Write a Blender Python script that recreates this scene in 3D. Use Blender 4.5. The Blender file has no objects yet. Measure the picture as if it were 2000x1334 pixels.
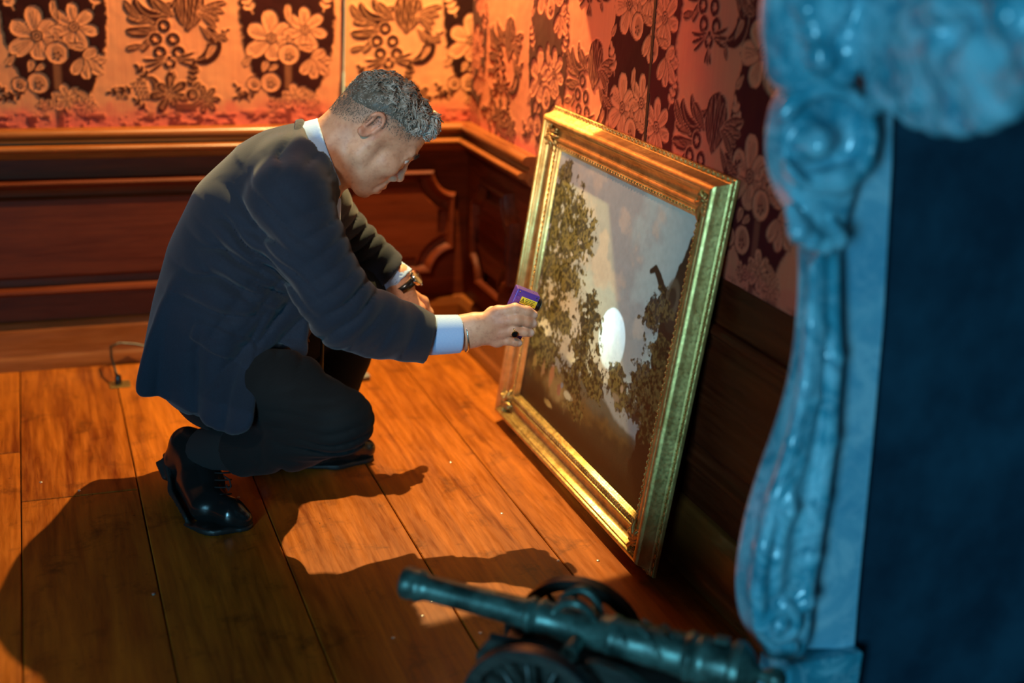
import bpy, bmesh, math, random
import numpy as np
from mathutils import Vector, Matrix, Quaternion
random.seed(7)
rng = np.random.default_rng(11)
scene = bpy.context.scene
COL = scene.collection

# ------------------------------------------------------------------ camera
FPX = 2490.0                                   # focal length for a 2000 px wide frame

def rot(rx, ry, rz):
    cx, sx, cy, sy, cz, sz = math.cos(rx), math.sin(rx), math.cos(ry), math.sin(ry), math.cos(rz), math.sin(rz)
    A = np.array([[1, 0, 0], [0, cx, -sx], [0, sx, cx]])
    B = np.array([[cy, 0, sy], [0, 1, 0], [-sy, 0, cy]])
    C = np.array([[cz, -sz, 0], [sz, cz, 0], [0, 0, 1]])
    return C @ A @ B

CAMR = rot(math.radians(-18.745), math.radians(-2.638), math.radians(-21.028))
CAMP = np.array([-1.10335, -3.25787, 1.15])
cd = bpy.data.cameras.new('camera')
cam = bpy.data.objects.new('camera', cd)
COL.objects.link(cam)
m = Matrix.Identity(4)
for i in range(3):
    m[i][0] = CAMR[i, 0]; m[i][1] = CAMR[i, 2]; m[i][2] = -CAMR[i, 1]; m[i][3] = CAMP[i]
cam.matrix_world = m
cd.sensor_width = 36.0
cd.lens = FPX / 2000 * 36
cd.clip_start = 0.05
cd.dof.use_dof = True
cd.dof.focus_distance = 2.45
cd.dof.aperture_fstop = 1.5
scene.camera = cam

# ------------------------------------------------------------------ world, lights, exposure
scene.view_settings.view_transform = 'Standard'
scene.view_settings.look = 'None'
scene.view_settings.gamma = 1.0
scene.view_settings.use_curve_mapping = False
scene.view_settings.exposure = 0.0
w = bpy.data.worlds.new('world'); scene.world = w
w.use_nodes = True
w.node_tree.nodes['Background'].inputs['Color'].default_value = (0.40, 0.45, 0.55, 1)
w.node_tree.nodes['Background'].inputs['Strength'].default_value = 0.006

def aim(o, target):
    d = Vector(target) - o.location
    o.rotation_euler = d.to_track_quat('-Z', 'Y').to_euler()

def area_light(name, loc, target, size, sizey, power, color):
    l = bpy.data.lights.new(name, 'AREA'); l.shape = 'RECTANGLE'
    l.size = size; l.size_y = sizey; l.energy = power; l.color = color
    o = bpy.data.objects.new(name, l); COL.objects.link(o); o.location = loc; aim(o, target)
    return o

def spot_light(name, loc, target, angle, blend, power, color, radius=0.02):
    l = bpy.data.lights.new(name, 'SPOT'); l.spot_size = math.radians(angle); l.spot_blend = blend
    l.energy = power; l.color = color; l.shadow_soft_size = radius
    o = bpy.data.objects.new(name, l); COL.objects.link(o); o.location = loc; aim(o, target)
    return o

LAMP = (-0.16, -0.28, 1.68)
# daylight from a tall window behind the camera
area_light('daylight_window', (-3.0, -4.7, 1.0), (-0.5, -1.3, 0.5), .8, 1.3, 104, (0.24, 0.70, 0.98))
# warm gallery lamp above the corner
spot_light('corner_spot', LAMP, (LAMP[0] - .15, LAMP[1] + .75, LAMP[2] - .65), 166, 0.012, 225, (1.0, 0.73, 0.29), 0.009)
# warm wall washer over the right-hand wall
spot_light('wall_washer', (-1.0, -1.0, 2.5), (0.0, -0.86, 1.02), 30, 0.8, 140, (1.0, 0.44, 0.22), 0.05)
# neutral fill spot added behind the camera to brighten the man and the picture
spot_light('added_fill_spot', (-2.1, -3.3, 2.5), (-.36, -.95, .52), 20, 0.7, 215, (1.0, 0.84, 0.70), 0.10)

# ------------------------------------------------------------------ helpers
def ray(px, py):
    return CAMR @ np.array([(px - 1000) / FPX, 1.0, (667 - py) / FPX])

def at(px, py, ax, v):
    """point of the photograph on the world plane axis = v"""
    d = ray(px, py); t = (v - CAMP[ax]) / d[ax]
    return CAMP + d * t

def link(o, parent=None):
    COL.objects.link(o)
    if parent is not None: o.parent = parent
    return o

def thing(name, label, cat, loc=(0, 0, 0), rotz=0.0, group=None):
    o = bpy.data.objects.new(name, None); COL.objects.link(o)
    o.location = loc; o.rotation_euler = (0, 0, rotz); o.empty_display_size = 0.05
    o['label'] = label; o['category'] = cat
    if group: o['group'] = group
    return o

def tag(o, label, cat, group=None):
    o['label'] = label; o['category'] = cat
    if group: o['group'] = group
    return o

def mesh_np(name, V, Fq, mat, parent=None, smooth=True):
    """numpy vertices + faces (n x 3 or n x 4) -> one mesh object"""
    me = bpy.data.meshes.new(name)
    V = np.ascontiguousarray(V, dtype=np.float32); Fq = np.ascontiguousarray(Fq, dtype=np.int32)
    n, k = Fq.shape
    me.vertices.add(len(V)); me.vertices.foreach_set('co', V.ravel())
    me.loops.add(n * k); me.loops.foreach_set('vertex_index', Fq.ravel())
    me.polygons.add(n); me.polygons.foreach_set('loop_start', np.arange(0, n * k, k, dtype=np.int32))
    me.polygons.foreach_set('loop_total', np.full(n, k, dtype=np.int32))
    me.polygons.foreach_set('use_smooth', np.full(n, smooth, dtype=bool))
    me.update(calc_edges=True); me.validate()
    if mat: me.materials.append(mat)
    return link(bpy.data.objects.new(name, me), parent)

def bm_obj(name, bm, mat, parent=None, smooth=False):
    me = bpy.data.meshes.new(name)
    bmesh.ops.recalc_face_normals(bm, faces=bm.faces)
    bm.to_mesh(me); bm.free()
    if smooth:
        for p in me.polygons: p.use_smooth = True
    if mat: me.materials.append(mat)
    return link(bpy.data.objects.new(name, me), parent)

def set_smooth_angle(o, ang=40):
    me = o.data
    for p in me.polygons: p.use_smooth = True
    try: me.set_sharp_from_angle(angle=math.radians(ang))
    except Exception: pass
    return o

def box_bm(lo, hi, bevel=0.0, seg=1, bm=None):
    bm2 = bmesh.new()
    c = [(a + b) / 2 for a, b in zip(lo, hi)]; s = [abs(b - a) for a, b in zip(lo, hi)]
    bmesh.ops.create_cube(bm2, size=1.0, matrix=Matrix.Translation(c) @ Matrix.Diagonal((*s, 1)))
    if bevel > 0:
        bmesh.ops.bevel(bm2, geom=list(bm2.edges), offset=bevel, segments=seg, affect='EDGES', profile=0.5)
    if bm is None: return bm2
    tmp = bpy.data.meshes.new('tmp'); bm2.to_mesh(tmp); bm2.free(); bm.from_mesh(tmp); bpy.data.meshes.remove(tmp)
    return bm

def box(name, lo, hi, mat, parent=None, bevel=0.0, seg=1):
    return bm_obj(name, box_bm(lo, hi, bevel, seg), mat, parent)

def extrude_profile(name, prof, A, B, mat, parent=None, outdir=(0, -1, 0), mitreA=0.0, mitreB=0.0, smooth=True):
    """profile [(out, z)] swept from A to B on a wall; mitre shifts each end along the run by out * mitre"""
    A = Vector(A); B = Vector(B); o = Vector(outdir); d = (B - A).normalized()
    n = len(prof); V = []; F = []
    for P, mt in ((A, mitreA), (B, mitreB)):
        for (q, z) in prof: V.append(P + o * q + Vector((0, 0, z)) + d * (mt * q))
    for i in range(n):
        j = (i + 1) % n; F.append((i, j, n + j, n + i))
    me = bpy.data.meshes.new(name); bm = bmesh.new()
    vs = [bm.verts.new(v) for v in V]
    for f in F: bm.faces.new([vs[i] for i in f])
    bm.faces.new(vs[:n]); bm.faces.new(vs[n:])
    ob = bm_obj(name, bm, mat, parent)
    if smooth: set_smooth_angle(ob, 50)
    return ob

def tube_np(pts, radii, sides=8, cap=True, closed=False):
    """tube along a polyline, returns V, F(quads; caps as degenerate-free fans handled by extra ring)"""
    P = np.asarray(pts, float); n = len(P)
    R = np.full(n, radii, float) if np.isscalar(radii) else np.asarray(radii, float)
    T = np.zeros_like(P)
    if closed:
        T = np.roll(P, -1, 0) - np.roll(P, 1, 0)
    else:
        T[1:-1] = P[2:] - P[:-2]; T[0] = P[1] - P[0]; T[-1] = P[-1] - P[-2]
    T /= np.linalg.norm(T, axis=1)[:, None] + 1e-12
    ref = np.array([0, 0, 1.0]) if abs(T[0, 2]) < .9 else np.array([1.0, 0, 0])
    u = np.cross(T[0], ref); u /= np.linalg.norm(u)
    V = []
    a = np.arange(sides) / sides * 2 * math.pi
    for i in range(n):
        u = u - T[i] * (u @ T[i]); u /= np.linalg.norm(u) + 1e-12
        v = np.cross(T[i], u)
        V.append(P[i] + R[i] * (np.cos(a)[:, None] * u + np.sin(a)[:, None] * v))
    V = np.concatenate(V); F = []
    for i in range(n if closed else n - 1):
        j = (i + 1) % n
        for s in range(sides):
            t = (s + 1) % sides
            F.append((i * sides + s, i * sides + t, j * sides + t, j * sides + s))
    if cap and not closed:
        for base, ctr in ((0, P[0]), ((n - 1) * sides, P[-1])):
            c = len(V); V = np.vstack([V, ctr])
            for s in range(0, sides, 2):
                F.append((base + s, base + (s + 1) % sides, base + (s + 2) % sides, c))
    return V, np.array(F, np.int32)

def tube(name, pts, radii, mat, parent=None, sides=8, closed=False):
    V, F = tube_np(pts, radii, sides, True, closed)
    o = mesh_np(name, V, F, mat, parent)
    return o

def lathe(name, prof, mat, parent=None, seg=32, mtx=None, ang=40):
    """prof [(r, h)] about local Z, then transformed by mtx"""
    V = []; F = []
    for r, h in prof:
        for s in range(seg):
            a = 2 * math.pi * s / seg; V.append((r * math.cos(a), r * math.sin(a), h))
    n = len(prof)
    for i in range(n - 1):
        for s in range(seg):
            t = (s + 1) % seg; F.append((i * seg + s, i * seg + t, (i + 1) * seg + t, (i + 1) * seg + s))
    bm = bmesh.new(); vs = [bm.verts.new(v) for v in V]
    for f in F: bm.faces.new([vs[i] for i in f])
    bm.faces.new([vs[s] for s in range(seg)][::-1]); bm.faces.new([vs[(n - 1) * seg + s] for s in range(seg)])
    if mtx is not None: bmesh.ops.transform(bm, matrix=mtx, verts=bm.verts)
    return set_smooth_angle(bm_obj(name, bm, mat, parent), ang)

def copy_tree(o, parent=None):
    c = o.copy(); COL.objects.link(c)
    c.parent = parent
    for ch in list(o.children): copy_tree(ch, c)
    return c

# --------------------------------------------------- signed distance sculpting (surface nets)
def smin(a, b, k):
    if k <= 0: return np.minimum(a, b)
    h = np.clip(.5 + .5 * (b - a) / k, 0, 1)
    return b * (1 - h) + a * h - k * h * (1 - h)

class Sculpt:
    def __init__(self): self.ops = []
    def _add(self, mode, fn, lo, hi, k): self.ops.append((mode, fn, np.asarray(lo, float), np.asarray(hi, float), k)); return self
    def cone(self, a, ra, b, rb, k=.01, mode='u', sy=1.0, ax=1):
        a = np.array(a, float); b = np.array(b, float)
        sc = np.ones(3); sc[ax] = sy
        A = a / sc; BA = b / sc - A; L2 = BA @ BA + 1e-12
        def fn(P):
            q = P / sc - A
            t = np.clip(q @ BA / L2, 0, 1)
            return np.linalg.norm(q - t[:, None] * BA, axis=1) - (ra + (rb - ra) * t)
        R = max(ra, rb) * np.maximum(sc, 1)
        return self._add(mode, fn, np.minimum(a, b) - R, np.maximum(a, b) + R, k)
    def ball(self, c, r, k=.01, mode='u'): return self.cone(c, r, np.array(c, float) + [0, 0, 1e-5], r, k, mode)
    def ell(self, c, r, axes=None, k=.01, mode='u'):
        c = np.array(c, float); r = np.array(r, float)
        M = np.eye(3) if axes is None else np.array(axes, float)      # rows are local axes
        def fn(P):
            q = (P - c) @ M.T
            k0 = np.linalg.norm(q / r, axis=1); k1 = np.linalg.norm(q / (r * r), axis=1) + 1e-9
            return np.where(k0 < 1e-6, -r.min(), k0 * (k0 - 1) / k1)
        ext = np.sqrt(((M * r[:, None]) ** 2).sum(0))
        return self._add(mode, fn, c - ext, c + ext, k)
    def rbox(self, c, half, rad=.003, axes=None, k=.004, mode='u'):
        c = np.array(c, float); half = np.array(half, float)
        M = np.eye(3) if axes is None else np.array(axes, float)
        def fn(P):
            q = np.abs((P - c) @ M.T) - (half - rad)
            return np.linalg.norm(np.maximum(q, 0), axis=1) + np.minimum(q.max(1), 0) - rad
        ext = (np.abs(M) * half[:, None]).sum(0)
        return self._add(mode, fn, c - ext, c + ext, k)
    def path(self, pts, radii, k=.01, mode='u', sy=1.0):
        if np.isscalar(radii): radii = [radii] * len(pts)
        for i in range(len(pts) - 1): self.cone(pts[i], radii[i], pts[i + 1], radii[i + 1], k, mode, sy)
        return self
    def func(self, mode, fn, lo, hi, k=.005): return self._add(mode, fn, lo, hi, k)
    def warp(self, fn, lo=(-9, -9, -9), hi=(9, 9, 9)):               # fn(d, P) -> d
        return self._add('w', fn, lo, hi, 0)
    def eval(self, P):
        d = np.full(len(P), .5)
        plo, phi = P.min(0), P.max(0)
        for mode, fn, lo, hi, k in self.ops:
            pad = k + .03
            if (phi < lo - pad).any() or (plo > hi + pad).any(): continue
            idx = np.nonzero(((P > lo - pad) & (P < hi + pad)).all(1))[0]
            if len(idx) == 0: continue
            Q = P[idx]
            if mode == 'w': d[idx] = fn(d[idx], Q)
            else:
                e = fn(Q)
                if mode == 'u': d[idx] = smin(d[idx], e, k)
                elif mode == 's': d[idx] = -smin(-d[idx], e, k)       # subtract
                elif mode == 'i': d[idx] = -smin(-d[idx], -e, k)      # intersect (inside its box only)
        return d
    def mesh(self, lo, hi, h):
        lo = np.array(lo, float); hi = np.array(hi, float); B = 8
        nb = np.ceil((hi - lo) / (h * B)).astype(int); n = nb * B
        Hc = h * B
        g = np.stack(np.meshgrid(*[np.arange(k) for k in nb], indexing='ij'), -1).reshape(-1, 3)
        cen = lo + (g + .5) * Hc - .5 * h
        dc = np.concatenate([self.eval(cen[i:i + 4000]) for i in range(0, len(cen), 4000)])
        V = np.repeat(np.repeat(np.repeat(np.where(dc < 0, -1, 1).astype(np.float32).reshape(nb), B, 0), B, 1), B, 2)
        act = g[np.abs(dc) < Hc * 1.35]
        off = np.stack(np.meshgrid(*[np.arange(B)] * 3, indexing='ij'), -1).reshape(-1, 3)
        act = act[np.lexsort((act[:, 2] // 4, act[:, 1] // 4, act[:, 0] // 4))]
        for s in range(0, len(act), 48):
            a = act[s:s + 48]
            ijk = (a[:, None, :] * B + off[None]).reshape(-1, 3)
            V[ijk[:, 0], ijk[:, 1], ijk[:, 2]] = self.eval(lo + ijk * h)
        S = V < 0
        S[0] = S[-1] = False; S[:, 0] = S[:, -1] = False; S[:, :, 0] = S[:, :, -1] = False
        V[0] = V[-1] = 1; V[:, 0] = V[:, -1] = 1; V[:, :, 0] = V[:, :, -1] = 1
        c = np.zeros(tuple(n - 1), np.int8)
        for i in (0, 1):
            for j in (0, 1):
                for k in (0, 1): c += S[i:n[0] - 1 + i, j:n[1] - 1 + j, k:n[2] - 1 + k]
        cells = np.argwhere((c > 0) & (c < 8))
        ids = np.full(tuple(n - 1), -1, np.int32); ids[cells[:, 0], cells[:, 1], cells[:, 2]] = np.arange(len(cells))
        acc = np.zeros((len(cells), 3)); cnt = np.zeros(len(cells))
        cor = [(i, j, k) for i in (0, 1) for j in (0, 1) for k in (0, 1)]
        val = {q: V[cells[:, 0] + q[0], cells[:, 1] + q[1], cells[:, 2] + q[2]].astype(float) for q in cor}
        for q in cor:
            for ax in range(3):
                if q[ax]: continue
                r = list(q); r[ax] = 1; r = tuple(r)
                v0, v1 = val[q], val[r]; mk = (v0 < 0) != (v1 < 0)
                t = np.where(mk, v0 / np.where(mk, v0 - v1, 1), 0)
                p = np.array(q, float)[None] + np.zeros((len(cells), 3)); p[:, ax] += t
                acc += p * mk[:, None]; cnt += mk
        VV = lo + (cells + acc / cnt[:, None]) * h
        quads = []
        for ax in range(3):
            b, d_ = (ax + 1) % 3, (ax + 2) % 3
            sl0 = [slice(None)] * 3; sl1 = [slice(None)] * 3
            sl0[ax] = slice(0, -1); sl1[ax] = slice(1, None)
            ed = np.argwhere(S[tuple(sl0)] != S[tuple(sl1)])
            ed = ed[(ed[:, b] > 0) & (ed[:, d_] > 0)]
            e0 = ed.copy(); e1 = ed.copy(); e1[:, b] -= 1; e2 = e1.copy(); e2[:, d_] -= 1; e3 = ed.copy(); e3[:, d_] -= 1
            q = np.stack([ids[e[:, 0], e[:, 1], e[:, 2]] for e in (e0, e1, e2, e3)], 1)
            flip = ~S[ed[:, 0], ed[:, 1], ed[:, 2]]
            q[flip] = q[flip][:, ::-1]
            quads.append(q)
        Q = np.concatenate(quads); Q = Q[(Q >= 0).all(1)]
        return VV, Q

def relax(V, F, it=2, f=.5):
    """a little Laplacian smoothing"""
    n = len(V)
    for _ in range(it):
        s = np.zeros_like(V); c = np.zeros(n)
        for a in range(4):
            b = (a + 1) % 4
            for x, y in ((a, b), (b, a)):
                for ax in range(3): s[:, ax] += np.bincount(F[:, x], V[F[:, y], ax], n)
                c += np.bincount(F[:, x], minlength=n)
        V = V + f * (s / np.maximum(c, 1)[:, None] - V)
    return V

def vnoise(P, f, seed=0):
    """cheap smooth value noise, P (n,2|3) -> (n,) in 0..1"""
    P = np.asarray(P) * f
    if P.shape[1] == 2: P = np.c_[P, np.zeros(len(P))]
    i = np.floor(P).astype(np.int64); fr = P - i; fr = fr * fr * (3 - 2 * fr)
    def hsh(x, y, z):
        n = (x * 374761393 + y * 668265263 + z * 2147483647 + seed * 1274126177) & 0xffffffff
        n = ((n ^ (n >> 13)) * 1274126177) & 0xffffffff
        return ((n ^ (n >> 16)) & 0xffff) / 65535.0
    r = 0
    for dx in (0, 1):
        for dy in (0, 1):
            for dz in (0, 1):
                wgt = (fr[:, 0] if dx else 1 - fr[:, 0]) * (fr[:, 1] if dy else 1 - fr[:, 1]) * (fr[:, 2] if dz else 1 - fr[:, 2])
                r = r + wgt * hsh(i[:, 0] + dx, i[:, 1] + dy, i[:, 2] + dz)
    return r

def fbm(P, f, oct=4, seed=0):
    r = 0; a = .5; s = 0
    for o in range(oct):
        r = r + a * vnoise(P, f * 2 ** o, seed + o); s += a; a *= .5
    return r / s

def poly_sdf(Q, poly):
    """signed distance of 2D points to a closed polygon (negative inside)"""
    p = np.asarray(poly, float); d = np.full(len(Q), 1e9); ins = np.zeros(len(Q), bool)
    for i in range(len(p)):
        a, b = p[i - 1], p[i]; e = b - a; wv = Q - a
        t = np.clip(wv @ e / (e @ e + 1e-12), 0, 1)
        d = np.minimum(d, ((wv - t[:, None] * e) ** 2).sum(1))
        c = ((a[1] > Q[:, 1]) != (b[1] > Q[:, 1]))
        if abs(b[1] - a[1]) > 1e-12:
            ins ^= c & (Q[:, 0] < (b[0] - a[0]) * (Q[:, 1] - a[1]) / (b[1] - a[1]) + a[0])
    d = np.sqrt(d)
    return np.where(ins, -d, d)

def chaikin(p, it=2, closed=True):
    p = np.asarray(p, float)
    for _ in range(it):
        q = np.roll(p, -1, 0)
        a = .75 * p + .25 * q; b = .25 * p + .75 * q
        r = np.empty((2 * len(p), p.shape[1])); r[0::2] = a; r[1::2] = b
        if not closed: r = np.vstack([p[0], r[:-2], p[-1]])
        p = r
    return p
# ------------------------------------------------------------------ materials
def mat(name, base=(.5, .5, .5), rough=.5, metal=0.0, spec=.5, **kw):
    m = bpy.data.materials.new(name); m.use_nodes = True
    b = m.node_tree.nodes['Principled BSDF']
    b.inputs['Base Color'].default_value = (*base, 1); b.inputs['Roughness'].default_value = rough
    b.inputs['Metallic'].default_value = metal; b.inputs['Specular IOR Level'].default_value = spec
    for k, v in kw.items(): b.inputs[k].default_value = v
    return m

class N:
    """tiny node helper"""
    def __init__(self, m): self.t = m.node_tree; self.b = self.t.nodes['Principled BSDF']
    def new(self, typ, **kw):
        n = self.t.nodes.new(typ)
        for k, v in kw.items():
            if k.startswith('_'): setattr(n, k[1:], v)
            else: n.inputs[k.replace('__', ' ')].default_value = v
        return n
    def l(self, a, b): self.t.links.new(a, b)
    def coord(self, out='Object', scale=(1, 1, 1), loc=(0, 0, 0), rotv=(0, 0, 0)):
        c = self.t.nodes.new('ShaderNodeTexCoord'); mp = self.t.nodes.new('ShaderNodeMapping')
        mp.inputs['Scale'].default_value = scale; mp.inputs['Location'].default_value = loc; mp.inputs['Rotation'].default_value = rotv
        self.l(c.outputs[out], mp.inputs['Vector']); return mp.outputs[0]
    def noise(self, vec, scale=5, detail=4, rough=.55, dist=0):
        n = self.t.nodes.new('ShaderNodeTexNoise'); n.inputs['Scale'].default_value = scale; n.inputs['Detail'].default_value = detail
        n.inputs['Roughness'].default_value = rough; n.inputs['Distortion'].default_value = dist
        self.l(vec, n.inputs['Vector']); return n.outputs['Fac']
    def ramp(self, fac, stops, interp='LINEAR'):
        r = self.t.nodes.new('ShaderNodeValToRGB'); r.color_ramp.interpolation = interp
        e = r.color_ramp.elements
        while len(e) > 1: e.remove(e[-1])
        e[0].position = stops[0][0]; e[0].color = (*stops[0][1], 1) if len(stops[0][1]) == 3 else stops[0][1]
        for p, c in stops[1:]:
            q = e.new(p); q.color = (*c, 1) if len(c) == 3 else c
        self.l(fac, r.inputs['Fac']); return r.outputs['Color']
    def mix(self, fac, a, b, mode='MIX'):
        n = self.t.nodes.new('ShaderNodeMix'); n.data_type = 'RGBA'; n.blend_type = mode
        for s, v in ((0, fac), (6, a), (7, b)):
            if isinstance(v, (int, float)): n.inputs[s].default_value = v
            elif isinstance(v, tuple): n.inputs[s].default_value = (*v, 1)
            else: self.l(v, n.inputs[s])
        return n.outputs[2]
    def math(self, op, a, b=0.0):
        n = self.t.nodes.new('ShaderNodeMath'); n.operation = op
        for s, v in ((0, a), (1, b)):
            if isinstance(v, (int, float)): n.inputs[s].default_value = v
            else: self.l(v, n.inputs[s])
        return n.outputs[0]
    def bump(self, h, strength=.2, dist=.002):
        n = self.t.nodes.new('ShaderNodeBump'); n.inputs['Strength'].default_value = strength; n.inputs['Distance'].default_value = dist
        self.l(h, n.inputs['Height']); self.l(n.outputs[0], self.b.inputs['Normal'])
    def base(self, c): self.l(c, self.b.inputs['Base Color'])
    def rough(self, c): self.l(c, self.b.inputs['Roughness'])
    def rnd(self):
        return self.t.nodes.new('ShaderNodeObjectInfo').outputs['Random']
    def attr(self, name):
        a = self.t.nodes.new('ShaderNodeAttribute'); a.attribute_name = name; return a

def wood_mat(name, dark, light, along, rough=.3, grain=1.0, stain=.0, coat=.25, spec=.5):
    m = mat(name, light, rough, 0, spec); n = N(m)
    sc = [14, 14, 14]; sc[along] = 1.1
    vec = n.coord('Object', tuple(s * grain for s in sc))
    r = n.rnd(); add = n.t.nodes.new('ShaderNodeVectorMath'); add.operation = 'ADD'
    n.l(vec, add.inputs[0])
    cx = n.t.nodes.new('ShaderNodeCombineXYZ'); n.l(n.math('MULTIPLY', r, 37.0), cx.inputs[0]); n.l(n.math('MULTIPLY', r, 19.0), cx.inputs[1]); n.l(cx.outputs[0], add.inputs[1])
    v = add.outputs[0]
    g1 = n.noise(v, 1.6, 6, .6, .6); g2 = n.noise(v, 7, 5, .65, .2)
    f = n.math('ADD', n.math('MULTIPLY', g1, .62), n.math('MULTIPLY', g2, .38))
    f = n.math('ADD', f, n.math('MULTIPLY', n.math('SUBTRACT', r, .5), .16))
    c = n.ramp(f, [(.30, dark), (.68, light)])
    if stain:
        o = n.coord('Object', (1, 1, 1)); s1 = n.noise(o, 9, 6, .7, .4)
        sm = n.ramp(s1, [(.54, (0, 0, 0)), (.70, (1, 1, 1))])
        c = n.mix(n.math('MULTIPLY', sm, stain), c, tuple(x * .25 for x in dark))
        s2 = n.noise(o, 70, 2, .5); sp = n.ramp(s2, [(.735, (0, 0, 0)), (.76, (1, 1, 1))])
        c = n.mix(n.math('MULTIPLY', sp, .7), c, tuple(x * .15 for x in dark))
    n.base(c)
    n.rough(n.ramp(g2, [(.3, (rough * .75,) * 3), (.7, (rough * 1.35,) * 3)]))
    n.b.inputs['Coat Weight'].default_value = coat; n.b.inputs['Coat Roughness'].default_value = .18
    n.bump(f, .12, .002)
    return m

M_FLOOR = wood_mat('floorboard_wood', (.12, .018, .0015), (.55, .148, .010), 1, .40, 1.0, .75, .06, .30)
M_DADO_X = wood_mat('mahogany_x', (.040, .0048, .0012), (.135, .021, .004), 0, .5, .9, 0, .0, .16)
M_DADO_Y = wood_mat('mahogany_y', (.040, .0048, .0012), (.135, .021, .004), 1, .5, .9, 0, .0, .16)
M_DADO_Z = wood_mat('mahogany_z', (.040, .0048, .0012), (.135, .021, .004), 2, .5, .9, 0, .0, .16)
M_RAIL_X = wood_mat('oak_rail_x', (.11, .022, .004), (.28, .075, .014), 0, .34, .9, 0, .15)
M_RAIL_Y = wood_mat('oak_rail_y', (.11, .022, .004), (.28, .075, .014), 1, .34, .9, 0, .15)

def velvet_mat():
    m = mat('damask_velvet', (.4, .1, .04), .85, 0, .06); n = N(m)
    a = n.attr('pattern'); sep = n.t.nodes.new('ShaderNodeSeparateColor'); n.l(a.outputs['Color'], sep.inputs[0])
    dark, red, det = sep.outputs[0], sep.outputs[1], sep.outputs[2]
    o = n.coord('Object', (220, 220, 6)); th = n.noise(o, 1.0, 4, .6)
    o2 = n.coord('Object', (3, 3, 3)); wear = n.noise(o2, 2.2, 5, .6)
    ground = n.mix(wear, (.54, .15, .060), (.80, .33, .12))
    ground = n.mix(n.math('MULTIPLY', th, .55), ground, (.34, .075, .035))
    pile = n.mix(n.math('MULTIPLY', det, .38), (.020, .004, .0025), (.105, .026, .008))
    c = n.mix(dark, ground, pile)
    redm = n.mix(dark, (.56, .075, .048), (.10, .006, .008))
    c = n.mix(n.math('MULTIPLY', red, n.math('ADD', .35, n.math('MULTIPLY', wear, .9))), c, redm)
    n.base(c)
    n.b.inputs['Sheen Weight'].default_value = .07; n.b.inputs['Sheen Roughness'].default_value = .4
    n.b.inputs['Sheen Tint'].default_value = (1, .55, .35, 1)
    n.bump(n.math('ADD', n.math('MULTIPLY', th, .4), n.math('MULTIPLY', dark, .6)), .35, .002)
    return m
M_VELVET = velvet_mat()

def gold_mat(name, c1, c2, rough=.34):
    m = mat(name, c1, rough, .85); n = N(m)
    o = n.coord('Object', (1, 1, 1)); a = n.noise(o, 28, 6, .65); b = n.noise(o, 160, 3, .6)
    n.base(n.ramp(a, [(.32, c2), (.62, c1)]))
    n.rough(n.ramp(b, [(.3, (rough * .8,) * 3), (.7, (rough * 1.5,) * 3)]))
    n.bump(b, .25, .0012)
    return m
M_GOLD = gold_mat('gilt', (.83, .57, .20), (.52, .31, .09))
M_GOLD_D = gold_mat('gilt_ornament', (.72, .47, .16), (.34, .19, .05), .42)

def marble_mat():
    m = mat('grey_marble', (.7, .7, .7), .20, 0, .6); n = N(m)
    o = n.coord('Object', (1, 1, 1)); a = n.noise(o, 5.5, 8, .62, 1.6); b = n.noise(o, 22, 5, .6, .8)
    c = n.ramp(a, [(.30, (.020, .16, .23)), (.46, (.050, .31, .41)), (.54, (.24, .56, .66)), (.64, (.045, .27, .37))])  # blue cast of the daylight is put into the marble's colour
    v = n.ramp(b, [(.46, (0, 0, 0)), (.5, (1, 1, 1)), (.54, (0, 0, 0))])
    n.base(n.mix(n.math('MULTIPLY', v, .35), c, (.45, .68, .78)))
    n.b.inputs['Coat Weight'].default_value = .3; n.b.inputs['Coat Roughness'].default_value = .12
    return m
M_MARBLE = marble_mat()
M_MARBLE2 = marble_mat(); _n = N(M_MARBLE2)
for _r in [x for x in M_MARBLE2.node_tree.nodes if x.type == 'VALTORGB'][:1]:
    for _e, _c in zip(_r.color_ramp.elements, ((.14, .42, .58), (.22, .52, .66), (.38, .66, .77), (.20, .49, .64))): _e.color = (*_c, 1)  # lighter copy for the jamb face, daylight blue in its colour too
M_SLATE = mat('soot_black_iron', (.030, .036, .042), .55, 0, .4)
_n = N(M_SLATE); _f = _n.noise(_n.coord('Object'), 6, 6, .6); _n.base(_n.ramp(_f, [(.35, (.005, .026, .048)), (.7, (.016, .065, .105))]))
M_BRONZE = mat('patinated_bronze', (.05, .07, .06), .36, .5)
_n = N(M_BRONZE); _f = _n.noise(_n.coord('Object'), 30, 6, .6); _n.base(_n.ramp(_f, [(.35, (.022, .044, .038)), (.65, (.12, .22, .19))])); _n.bump(_n.noise(_n.coord('Object'), 90, 4, .6), .3, .0015)
M_CARR = mat('dark_carriage_wood', (.03, .035, .03), .38, .15)
_n = N(M_CARR); _f = _n.noise(_n.coord('Object', (6, 30, 30)), 3, 5, .6); _n.base(_n.ramp(_f, [(.3, (.012, .014, .012)), (.7, (.055, .06, .05))]))
M_IRON = mat('black_iron_tyre', (.045, .05, .05), .36, .6)
M_BLACK = mat('black_plastic', (.008, .008, .009), .3)
M_BRASS = mat('brass', (.55, .36, .12), .3, .9)
M_STEEL = mat('dull_steel', (.10, .11, .11), .6, .3)
M_NAIL = mat('worn_nail_steel', (.62, .58, .52), .3, .8)

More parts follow.
